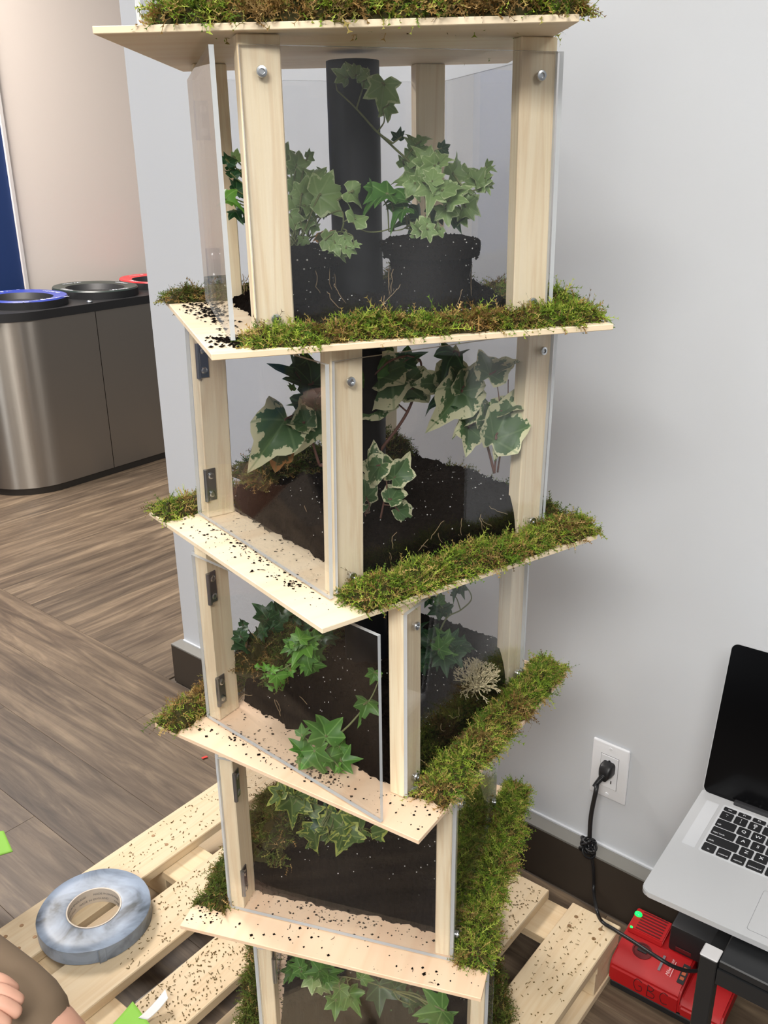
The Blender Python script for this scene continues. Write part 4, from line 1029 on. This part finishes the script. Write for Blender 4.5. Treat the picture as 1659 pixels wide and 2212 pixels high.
# ---------------------------------------------------------------- side table and laptop
LZ = 0.46
A = at_z(1383, 1920, LZ); la = R(-36.5)
LX, LY = Vector((math.cos(la), math.sin(la), 0)), Vector((-math.sin(la), math.cos(la), 0))
cp_ = at_z(1537, 2057, 0.4425)
ta = R(-38.0); TX, TY = Vector((math.cos(ta), math.sin(ta), 0)), Vector((-math.sin(ta), math.cos(ta), 0))
tb = empty('side_table', frame(Vector((cp_.x, cp_.y, 0)), TX, TY, ZUP)); tag(tb, 'low black metal table under the laptop with white leg caps', 'table')
BLKM = plain('black_powder_coat', (0.010, 0.0105, 0.0115, 1), 0.45)
TW, TD, TH2 = 0.50, 0.42, 0.4425
for x_ in (0, TW):
    for y_ in (0, TD):
        lg = box('leg', (x_ - 0.010, y_ - 0.010, 0.0002), (x_ + 0.010, y_ + 0.010, TH2 - 0.0015), BLKM, tb, bev=0.0012)
        cpo = box('cap', (x_ - 0.0105, y_ - 0.0105, TH2 - 0.0013), (x_ + 0.0105, y_ + 0.0105, TH2 + 0.0002), plain('cap_grey', lin(186, 184, 184), 0.5), lg, bev=0.001)
box('table_top', (0.0105, -0.006, TH2 - 0.012), (TW - 0.0105, TD + 0.006, TH2 - 0.0005), BLKM, tb, bev=0.0015)
for y_ in (0, TD): box('rail', (0.011, y_ - 0.008, TH2 - 0.035), (TW - 0.011, y_ + 0.008, TH2 - 0.0125), BLKM, tb)
for x_ in (0, TW): box('rail', (x_ - 0.008, 0.011, TH2 - 0.035), (x_ + 0.008, TD - 0.011, TH2 - 0.0125), BLKM, tb)

ALU = plain('brushed_aluminium', (0.52, 0.525, 0.535, 1), 0.42, 0.3)
lap = empty('laptop', frame(A, LX, LY, ZUP)); tag(lap, 'open silver laptop with black keys on the low black table', 'laptop')
LW, LD, LT_ = 0.3585, 0.2465, 0.0165
def rounded_slab(bm, x0, x1, y0, y1, z0, z1, rad, seg=8):
    pts = []
    for cx_, cy_, a0 in ((x1 - rad, y1 - rad, 0), (x0 + rad, y1 - rad, 90), (x0 + rad, y0 + rad, 180), (x1 - rad, y0 + rad, 270)):
        for i in range(seg + 1):
            t_ = R(a0 + 90 * i / seg); pts.append((cx_ + rad * math.cos(t_), cy_ + rad * math.sin(t_)))
    lo = [bm.verts.new((x, y, z0)) for x, y in pts]; hi = [bm.verts.new((x, y, z1)) for x, y in pts]
    bm.faces.new(lo[::-1]); bm.faces.new(hi); n = len(pts)
    for i in range(n): bm.faces.new((lo[i], lo[(i + 1) % n], hi[(i + 1) % n], hi[i]))
bm = bmesh.new(); rounded_slab(bm, 0, LW, 0, LD, -0.0075, 0, 0.011)
es = [e_ for e_ in bm.edges if abs(e_.verts[0].co.z - e_.verts[1].co.z) < 1e-6]; bmesh.ops.bevel(bm, geom=es, offset=0.001, segments=2, affect='EDGES')
bm_obj('base', bm, ALU, lap, True, 50)
bm = bmesh.new(); rounded_slab(bm, 0.016, LW - 0.016, 0.016, LD - 0.014, -LT_, -0.0076, 0.011); bm_obj('underside', bm, ALU, lap)
KX0, KY0 = 0.0385, 0.114          # keyboard well, left / front
KW, KH = 0.2815, 0.1085
bm = bmesh.new(); rounded_slab(bm, KX0 - 0.003, KX0 + KW, KY0 - 0.003, KY0 + KH, 0.0001, 0.0004, 0.003, 3); bm_obj('key_well', bm, plain('key_well_silver', (0.62, 0.63, 0.65, 1), 0.5, 0.3), lap)
bm = bmesh.new(); rounded_slab(bm, 0.013, KX0 - 0.008, KY0 - 0.002, KY0 + KH - 0.004, 0.0001, 0.00025, 0.001, 2); bm_obj('speaker_grille', bm, plain('speaker_grille', (0.60, 0.61, 0.63, 1), 0.55, 0.3), lap)
bm = bmesh.new(); rounded_slab(bm, 0.1265, 0.2320, 0.012, 0.088, 0.0001, 0.00018, 0.003, 3); tpo = bm_obj('trackpad_seam', bm, plain('trackpad_seam', (0.30, 0.31, 0.32, 1), 0.5, 0.5), lap)
bm = bmesh.new(); rounded_slab(bm, 0.1270, 0.2315, 0.0125, 0.0875, 0.0002, 0.00035, 0.003, 3); bm_obj('trackpad', bm, ALU, lap)
KEYM = plain('black_key', (0.008, 0.008, 0.009, 1), 0.5); LEG = plain('key_legend', lin(222, 224, 228), 0.6)
P_ = 0.01905
keys = []
def row(y, h, items):
    x = KX0
    for wd, lab in items:
        keys.append((x, y, wd * P_ - 0.0026, h, lab)); x += wd * P_
ky = KY0
row(ky, 0.0164, [(1, 'fn'), (1, 'control'), (1, 'option'), (1.25, 'command'), (5, ''), (1.25, 'command'), (1, 'option'), (1, ''), (1, ''), (1, '')]); ky += P_
row(ky, 0.0164, [(2.25, 'shift')] + [(1, c) for c in 'ZXCVBNM,./'] + [(2.25, 'shift')]); ky += P_
row(ky, 0.0164, [(1.75, 'caps lock')] + [(1, c) for c in "ASDFGHJKL;'"] + [(1.75, 'return')]); ky += P_
row(ky, 0.0164, [(1.5, 'tab')] + [(1, c) for c in 'QWERTYUIOP[]\\']); ky += P_
row(ky, 0.0164, [(1, '~\n`'), (1, '!\n1'), (1, '@\n2'), (1, '#\n3'), (1, '$\n4'), (1, '%\n5'), (1, '^\n6'), (1, '&\n7'), (1, '*\n8'), (1, '(\n9'), (1, ')\n0'), (1, '_\n-'), (1, '+\n='), (1.5, 'delete')]); ky += P_
row(ky, 0.0080, [(1.035, 'esc')] + [(1.035, 'F%d' % i) for i in range(1, 13)] + [(1.035, '')])
kmesh = {}
for x, y, wd, h, lab in keys:
    kk = (round(wd, 5), h)
    if kk not in kmesh:
        bm = bmesh.new(); rounded_slab(bm, 0, wd, 0, h, 0, 0.0011, 0.0016, 2)
        me = bpy.data.meshes.new('key'); bmesh.ops.recalc_face_normals(bm, faces=bm.faces); bm.to_mesh(me); bm.free(); me.materials.append(KEYM); kmesh[kk] = me
    o = put('key', kmesh[kk], lap); o.location = (x, y, 0.0005)
    if lab:
        small = len(lab) > 1 and '\n' not in lab
        text('legend', lab, 0.0042 if small else (0.0058 if '\n' in lab else 0.0078), LEG, o,
             Matrix.Translation((0.0022 if small and h > .01 and wd > 0.02 else wd / 2, 0.0048 if small and h > 0.01 else h / 2, 0.0012)), align='LEFT' if small and h > 0.01 and wd > 0.02 else 'CENTER')
# lid
lidt = 13
LM = Matrix.Translation((0, LD - 0.0105, -0.001)) @ Matrix.Rotation(R(90 - lidt), 4, 'X')     # local y up the lid, z out to the user
LH = 0.228
lid = empty('lid'); lid.parent = lap; lid.matrix_local = LM
bm = bmesh.new(); rounded_slab(bm, 0, LW, 0.0, LH, -0.0062, -0.0012, 0.010); bm_obj('lid_shell', bm, ALU, lid)
SCRM = plain('black_screen_glass', (0.0015, 0.0015, 0.0018, 1), 0.12, spec=0.2)
bm = bmesh.new(); rounded_slab(bm, 0.0012, LW - 0.0012, 0.001, LH - 0.0014, -0.0012, 0.0, 0.009); bm_obj('screen', bm, SCRM, lid)
bm = bmesh.new(); add_box(bm, (0.046, LD - 0.017, -0.003), (LW - 0.046, LD - 0.006, 0.0048), bev=0.002, segs=2); bm_obj('hinge_bar', bm, plain('hinge_black', (0.02, 0.02, 0.022, 1), 0.45), lap, True, 40)

# ---------------------------------------------------------------- red battery charger on the floor
RED = plain('red_plastic', lin(172, 16, 20), 0.5); RED_D = plain('red_plastic_deep', lin(92, 8, 12), 0.7); CBLK = plain('charger_black', (0.012, 0.012, 0.013, 1), 0.5)
ca = R(-37); CXV, CYV = Vector((math.cos(ca), math.sin(ca), 0)), Vector((-math.sin(ca), math.cos(ca), 0))
c0 = at_z(1312, 2128, 0.0)
ch = empty('battery_charger', frame(c0, CXV * 0.80, CYV * 0.66, ZUP)); tag(ch, 'red battery charger with vents and green lights under the table', 'charger')
CW, CD = 0.235, 0.165
box('base', (0.004, 0.004, 0.0002), (CW - 0.004, CD - 0.004, 0.014), CBLK, ch, bev=0.002)
def prism(name, prof, x0, x1, mat, parent, bev=0.004):
    """prof: (y, z) outline, extruded along x"""
    bm = bmesh.new(); a_ = [bm.verts.new((x0, y, z)) for y, z in prof]; b_ = [bm.verts.new((x1, y, z)) for y, z in prof]; n = len(prof)
    bm.faces.new(a_[::-1]); bm.faces.new(b_)
    for i in range(n): bm.faces.new((a_[i], a_[(i + 1) % n], b_[(i + 1) % n], b_[i]))
    if bev: bmesh.ops.bevel(bm, geom=bm.edges[:], offset=bev, segments=2, affect='EDGES')
    return bm_obj(name, bm, mat, parent, True, 40)
prism('body', [(0, 0.0142), (CD, 0.0142), (CD, 0.074), (0.085, 0.074), (0.012, 0.060), (0, 0.048)], 0, 0.150, RED, ch)
# right half drops away to a low deck
prism('deck', [(0.001, 0.0142), (CD, 0.0142), (CD, 0.050), (0.02, 0.046), (0.001, 0.034)], 0.1502, CW, RED, ch)
vb = prism('vent_block', [(0.088, 0.0745), (CD - 0.002, 0.0745), (CD - 0.002, 0.088), (0.092, 0.084)], 0.004, 0.082, RED, ch, 0.002)
for i in range(7):
    y_ = 0.097 + i * 0.0096; zt_ = 0.0843 + (y_ - 0.092) * 0.0563
    o = box('slot', (0.020, y_, zt_), (0.074, y_ + 0.0042, zt_ + 0.0004), RED_D, vb)
bm = bmesh.new(); Mt = Matrix.Translation((0.050, 0.058, 0.0686)) @ Matrix.Rotation(R(10.9), 4, 'X')
add_lathe(bm, [(0.021, 0), (0.021, 0.0016), (0.018, 0.0016), (0.017, 0.0004)], 28, Mt); bm_obj('battery_socket', bm, RED_D, ch, True, 30)
box('contact', (-0.010, -0.004, 0.0006), (0.010, 0.004, 0.0022), CBLK, ch, mat=Mt)
LED = plain('green_light', (0.02, 0.6, 0.08, 1), 0.3, emit=(0.0, 1.0, 0.12, 1), estr=1.3)
def led(x, y, z, r):
    bm = bmesh.new(); add_lathe(bm, [(r, 0), (r * 0.9, r * 0.35), (r * 0.4, r * 0.55)], 14, Matrix.Translation((x, y, z)) ); bm_obj('indicator_light', bm, LED, ch, True)
led(0.012, 0.140, 0.0868, 0.0085); led(0.012, 0.094, 0.0838, 0.0034)
box('indicator_window', (0.006, 0.070, 0.0715), (0.016, 0.079, 0.0725), plain('grey_window', lin(90, 120, 100), 0.3), ch)
Ml = Matrix.Translation((0.112, 0.050, 0.0684)) @ Matrix.Rotation(R(10.9), 4, 'X')
LBL = plain('grey_label', lin(120, 112, 118), 0.6); LWH = plain('white_print', lin(228, 190, 190), 0.6)
box('label', (-0.0200, -0.020, 0.0003), (-0.0150, 0.022, 0.0008), LBL, ch, mat=Ml)
text('brand_lettering', 'Milwaukee', 0.0105, LWH, ch, Ml @ Matrix.Translation((0.001, 0, 0.0008)) @ Matrix.Rotation(R(90), 4, 'Z'), shear=0.35)
box('underline', (0.0068, -0.022, 0.0003), (0.0080, 0.020, 0.0008), LWH, ch, mat=Ml)
box('warning_label', (0.022, -0.026, 0.0003), (0.036, 0.026, 0.0008), CBLK, ch, mat=Ml)
for sy in (-0.016, -0.003, 0.010): box('warning_mark', (0.025, sy, 0.0009), (0.033, sy + 0.008, 0.0012), plain('orange_print', lin(170, 84, 50), 0.6), ch, mat=Ml)
INK = plain('black_marker', (0.04, 0.004, 0.006, 1), 0.7)
def stroke(pts): return tube_data([Vector((x, -0.0008 - 0.0001, z)) for x, z in spline([Vector((a_, b_, 0)) for a_, b_ in pts], 5) and [(q.x, q.y) for q in spline([Vector((a_, b_, 0)) for a_, b_ in pts], 5)]], 0.0007, 5)
gx = 0.055
lets = [stroke([(gx + .017, .044), (gx + .006, .047), (gx, .036), (gx + .006, .023), (gx + .017, .026), (gx + .016, .034), (gx + .010, .034)]),
        stroke([(gx + .030, .047), (gx + .029, .022)]), stroke([(gx + .030, .046), (gx + .042, .043), (gx + .038, .036), (gx + .030, .035), (gx + .044, .031), (gx + .042, .023), (gx + .029, .022)]),
        stroke([(gx + .072, .044), (gx + .062, .046), (gx + .056, .036), (gx + .061, .024), (gx + .072, .025)])]
v, f = merge(lets); put('marker_lettering', mesh_from('marker_lettering', v, f, [INK], True), ch)
# battery pack standing in the charger's second bay
bp = empty('battery_pack', frame(c0 + CXV * 0.128 + CYV * 0.063 + ZUP * 0.0505, CXV * 0.75, CYV * 0.66, ZUP * 0.9)); tag(bp, 'black battery pack with red side seated in the red charger', 'battery')
box('case', (-0.072 + 0.0, 0.0, 0.026), (0.060, 0.066, 0.085), CBLK, bp, bev=0.006, segs=2)
box('stem', (-0.006, 0.006, 0.0), (0.058, 0.060, 0.0262), CBLK, bp, bev=0.002)
box('red_side', (0.020, -0.0022, 0.040), (0.046, -0.0001, 0.074), RED, bp, bev=0.0008)
box('latch', (-0.055, -0.0022, 0.034), (-0.020, -0.0001, 0.042), RED_D, bp, bev=0.0006)

# ---------------------------------------------------------------- recycling station behind the wall corner
SS = None
def steel_brushed():
    m, nt, b = new_mat('brushed_stainless'); L = nt.links
    v = coords(nt, (1, 1, 0.01), False); n = noise_tex(nt, v, 160, 3)
    b.inputs['Base Color'].default_value = (0.40, 0.37, 0.33, 1); b.inputs['Metallic'].default_value = 1.0
    mr = N(nt, 'ShaderNodeMapRange'); mr.inputs[3].default_value = 0.28; mr.inputs[4].default_value = 0.36; b.inputs['Anisotropic'].default_value = 0.92; b.inputs['Anisotropic Rotation'].default_value = 0.25
    tg = N(nt, 'ShaderNodeTangent'); tg.direction_type = 'RADIAL'; tg.axis = 'Z'; L.new(tg.outputs[0], b.inputs['Tangent']); L.new(n.outputs[0], mr.inputs[0]); L.new(mr.outputs[0], b.inputs['Roughness'])
    return m
SS = steel_brushed()
fl = at_z(250, 1023, 0); BINV = fl.dot(E2)                 # front face line
u_end = at_z(70, 1058, 0).dot(E1)
BR = 0.235
BM = frame(E1 * (u_end + 0.10) + E2 * (BINV - BR), E1, -E2, ZUP)   # origin: axis of the rounded end; y towards the far wall
st = empty('recycling_station', BM); tag(st, 'long stainless recycling bin with rounded end behind the wall corner', 'bin')
BL, BH = 1.25, 0.730
def stadium(r, x1, n=28):
    pts = [(r * math.cos(R(90 + 180 * i / n)), r * math.sin(R(90 + 180 * i / n))) for i in range(n + 1)]
    return pts + [(x1, -r), (x1, r)]
def extrude_poly(name, pts, z0, z1, mat, parent, bev=0.0):
    bm = bmesh.new(); lo = [bm.verts.new((x, y, z0)) for x, y in pts]; hi = [bm.verts.new((x, y, z1)) for x, y in pts]; n = len(pts)
    bm.faces.new(lo[::-1]); bm.faces.new(hi)
    for i in range(n): bm.faces.new((lo[i], lo[(i + 1) % n], hi[(i + 1) % n], hi[i]))
    return bm_obj(name, bm, mat, parent, True, 30)
extrude_poly('plinth', stadium(BR - 0.006, BL - 0.006), 0.0002, 0.03, plain('plinth_dark', (0.05, 0.045, 0.04, 1), 0.4, 0.6), st)
extrude_poly('body', stadium(BR, 0.248), 0.0302, BH, SS, st)
extrude_poly('body', [(0.251, -BR), (BL, -BR), (BL, BR), (0.251, BR)], 0.0302, BH, SS, st)
extrude_poly('rim', stadium(BR + 0.006, BL + 0.006), BH + 0.0002, BH + 0.035, CBLK, st)
def bin_lid(cx_, col, words, name_):
    m = plain(name_, col, 0.35)
    seg = 40; ao, bo, ai, bi = 0.172, 0.215, 0.118, 0.150
    ld = empty('lid'); ld.parent = st; ld.location = (cx_, 0, BH + 0.0354)
    bm = bmesh.new(); prof = [(1.0, 1.0, 0.0), (1.0, 1.0, 0.030), (0.98, 0.98, 0.036)]
    rings = []
    for fx, fy, z in prof: rings.append([bm.verts.new((ao * fx * math.cos(2 * math.pi * i / seg), bo * fy * math.sin(2 * math.pi * i / seg), z)) for i in range(seg)])
    rings.append([bm.verts.new((ai * math.cos(2 * math.pi * i / seg), bi * math.sin(2 * math.pi * i / seg), 0.030)) for i in range(seg)])
    rings.append([bm.verts.new((ai * 0.9 * math.cos(2 * math.pi * i / seg), bi * 0.9 * math.sin(2 * math.pi * i / seg), 0.004)) for i in range(seg)])
    for a_, b_ in zip(rings, rings[1:]):
        for i in range(seg): bm.faces.new((a_[i], a_[(i + 1) % seg], b_[(i + 1) % seg], b_[i]))
    bm.faces.new(rings[-1])
    for f_ in bm.faces:
        zc = f_.calc_center_median(); f_.material_index = 0 if (zc.z > 0.0305 and Vector((zc.x / ao, zc.y / bo)).length > 0.62) else 1
    bm_obj('lid_ring', bm, [m, CBLK], ld, True, 30)
    wm = plain(name_ + '_print', lin(226, 230, 240), 0.6)
    for i, wd in enumerate(words):
        th = R(-90 - 0 + i * 90)
        r_ = Vector(((ao + ai) / 2 * math.cos(th), (bo + bi) / 2 * math.sin(th), 0.0345))
        text('lettering', wd, 0.035, wm, ld, Matrix.Translation(r_) @ Matrix.Rotation(th + R(90), 4, 'Z'))
    return ld
bin_lid(0.06, lin(52, 66, 150), ['Cans & Bottles', 'Recycling', 'Cans & Bottles', 'Recycling'], 'blue_lid')
bin_lid(0.425, lin(44, 54, 50), ['Waste', 'Waste', 'Waste', 'Waste'], 'dark_green_lid')
bin_lid(0.79, lin(206, 52, 56), ['Paper', 'Paper', 'Paper', 'Paper'], 'red_lid')
bm = bmesh.new(); add_lathe(bm, [(0.012, 0), (0.013, 0.006), (0.006, 0.010)], 16, Matrix.Translation((0.245, -BR + 0.025, BH + 0.0352))); bm_obj('lock', bm, M['steel'], st, True)
# ---------------------------------------------------------------- crouching person at the left edge (only a knee, shin and hand reach the picture)
def skin_mesh(name, pts, edges, rad, mat, parent, root=0, sub=2):
    me = bpy.data.meshes.new(name); me.from_pydata([tuple(p) for p in pts], edges, []); me.materials.append(mat)
    o = put(name, me, parent)
    o.modifiers.new('skin', 'SKIN'); s_ = o.modifiers.new('smooth', 'SUBSURF'); s_.levels = sub; s_.render_levels = sub
    sv = me.skin_vertices[0].data
    for i, r_ in enumerate(rad): sv[i].radius = (r_, r_); sv[i].use_root = (i == root)
    md = o.modifiers['skin']; md.use_smooth_shade = True
    return o
SKIN = plain('skin', lin(206, 158, 136), 0.55); SHORTS = plain('brown_cotton', lin(122, 104, 84), 0.9); SHIRT = plain('dark_shirt', lin(44, 48, 58), 0.9); HAIR = plain('brown_hair', lin(54, 40, 30), 0.8)
person = empty('person', loc=(-1.0, 0.92, 0)); tag(person, 'person crouching at the left edge, brown shorts, hand resting on knee', 'person')
def L_(x, y, z): return Vector((x + 1.0, y - 0.92, z))
B = {'pel': (-.88, 1.03, .44, .125), 'waist': (-.91, 1.03, .60, .12), 'chest': (-.88, 1.02, .78, .135), 'neck0': (-.84, 1.01, .92, .07), 'neck': (-.82, 1.01, 1.0, .055), 'head0': (-.805, 1.01, 1.07, .075), 'head1': (-.795, 1.01, 1.15, .088), 'head2': (-.805, 1.01, 1.21, .06),
     'hipN': (-.84, .94, .44, .09), 'thN': (-.60, .83, .445, .075), 'knN': (-.36, .715, .395, .058), 'shN': (-.43, .72, .24, .050), 'anN': (-.50, .72, .075, .036), 'ftN': (-.43, .69, .035, .034), 'toN': (-.33, .64, .026, .026),
     'hipF': (-.87, 1.13, .44, .09), 'thF': (-.82, 1.25, .49, .076), 'knF': (-.80, 1.375, .50, .054), 'shF': (-.756, 1.38, .22, .050), 'anF': (-.85, 1.37, .07, .036), 'ftF': (-.86, 1.42, .035, .034), 'toF': (-.85, 1.52, .026, .026),
     'shoN': (-.86, .85, .87, .062), 'elN': (-.72, .71, .66, .042), 'wrN': (-.52, .71, .535, .027), 'paN': (-.465, .712, .505, .033),
     'shoF': (-.86, 1.19, .87, .062), 'elF': (-.88, 1.34, .68, .042), 'wrF': (-.83, 1.38, .62, .027), 'paF': (-.80, 1.385, .60, .033)}
nm = list(B); ix = {n: i for i, n in enumerate(nm)}
ed_ = [('pel', 'waist'), ('waist', 'chest'), ('chest', 'neck0'), ('neck0', 'neck'), ('neck', 'head0'), ('head0', 'head1'), ('head1', 'head2')]
for q in 'NF':
    ed_ += [('pel', 'hip' + q), ('hip' + q, 'th' + q), ('th' + q, 'kn' + q), ('kn' + q, 'sh' + q), ('sh' + q, 'an' + q), ('an' + q, 'ft' + q), ('ft' + q, 'to' + q), ('chest', 'sho' + q), ('sho' + q, 'el' + q), ('el' + q, 'wr' + q), ('wr' + q, 'pa' + q)]
pts = [L_(*B[n][:3]) for n in nm]; rad = [B[n][3] for n in nm]; edges = [(ix[a_], ix[b_]) for a_, b_ in ed_]
for q in 'NF':   # fingers curl down over the knee
    pa = pts[ix['pa' + q]]; base = ix['pa' + q]
    for j, (off, ln) in enumerate(((-.021, .058), (-.007, .066), (.007, .062), (.020, .048))):
        a_ = len(pts); d1 = Vector((.025, off, .004)); pts.append(pa + d1); rad.append(.0095)
        pts.append(pa + d1 + Vector((ln * .5, 0, -.006))); rad.append(.0088); pts.append(pa + d1 + Vector((ln * .8, 0, -.024))); rad.append(.0078)
        edges += [(base, a_), (a_, a_ + 1), (a_ + 1, a_ + 2)]
    a_ = len(pts); sgn = 1 if q == 'N' else -1
    pts.append(pa + Vector((-.005, .034 * sgn, -.004))); rad.append(.0105); pts.append(pa + Vector((.022, .050 * sgn, -.012))); rad.append(.009); edges += [(base, a_), (a_, a_ + 1)]
skin_mesh('body', pts, edges, rad, SKIN, person)
def cloth(name, names, es_, grow, mat, shift=None):
    p_ = [L_(*B[n][:3]) if n in B else n for n in names]
    if shift:
        for i, fr in shift.items(): p_[i] = p_[i - 1].lerp(p_[i], fr)
    return skin_mesh(name, p_, es_, [B[n][3] * grow + 0.006 for n in names], mat, person)
cloth('shorts', ['pel', 'waist', 'hipN', 'thN', 'knN', 'hipF', 'thF', 'knF'], [(0, 1), (0, 2), (2, 3), (3, 4), (0, 5), (5, 6), (6, 7)], 1.10, SHORTS, {1: .45, 7: .82})
cloth('shirt', ['waist', 'chest', 'neck0', 'shoN', 'elN', 'shoF', 'elF'], [(0, 1), (1, 2), (1, 3), (3, 4), (1, 5), (5, 6)], 1.08, SHIRT, {2: .7, 4: .75, 6: .75})
hb = bmesh.new(); bmesh.ops.create_uvsphere(hb, u_segments=24, v_segments=16, radius=0.098)
hc = L_(-.815, 1.01, 1.175)
for q in hb.verts:
    q.co = Vector((q.co.x * 1.06, q.co.y * .92, q.co.z * 1.05)); 
    if q.co.x > 0.035 and q.co.z < 0.055: q.co.x = 0.035 + (q.co.x - 0.035) * 0.15
    q.co += hc
bm_obj('hair', hb, HAIR, person, True)
fb = bmesh.new()   # nose, ears
add_lathe(fb, [(0.014, 0), (0.012, 0.012), (0.004, 0.022)], 12, Matrix.Translation(L_(-.716, 1.01, 1.135)) @ Matrix.Rotation(R(90), 4, 'Y'))
bm_obj('nose', fb, SKIN, person, True)
for sy in (-1, 1):
    eb = bmesh.new(); add_lathe(eb, [(0.009, 0), (0.007, 0.004)], 14, Matrix.Translation(L_(-.722, 1.01 + sy * .032, 1.155)) @ Matrix.Rotation(R(90), 4, 'Y')); bm_obj('eye', eb, plain('eye_white', (0.8, 0.8, 0.8, 1), 0.3), person, True)
    eb = bmesh.new(); bmesh.ops.create_uvsphere(eb, u_segments=12, v_segments=8, radius=0.025)
    for q in eb.verts: q.co = Vector((q.co.x * .7, q.co.y * .3, q.co.z * 1.2)) + L_(-.805, 1.01 + sy * .090, 1.14)
    bm_obj('ear', eb, SKIN, person, True)
mb_ = bmesh.new(); add_box(mb_, (-.004, -.022, -.004), (.004, .022, .004), Matrix.Translation(L_(-.720, 1.01, 1.10)), bev=0.003, segs=2); bm_obj('mouth', mb_, plain('lips', lin(170, 100, 92), 0.5), person, True)
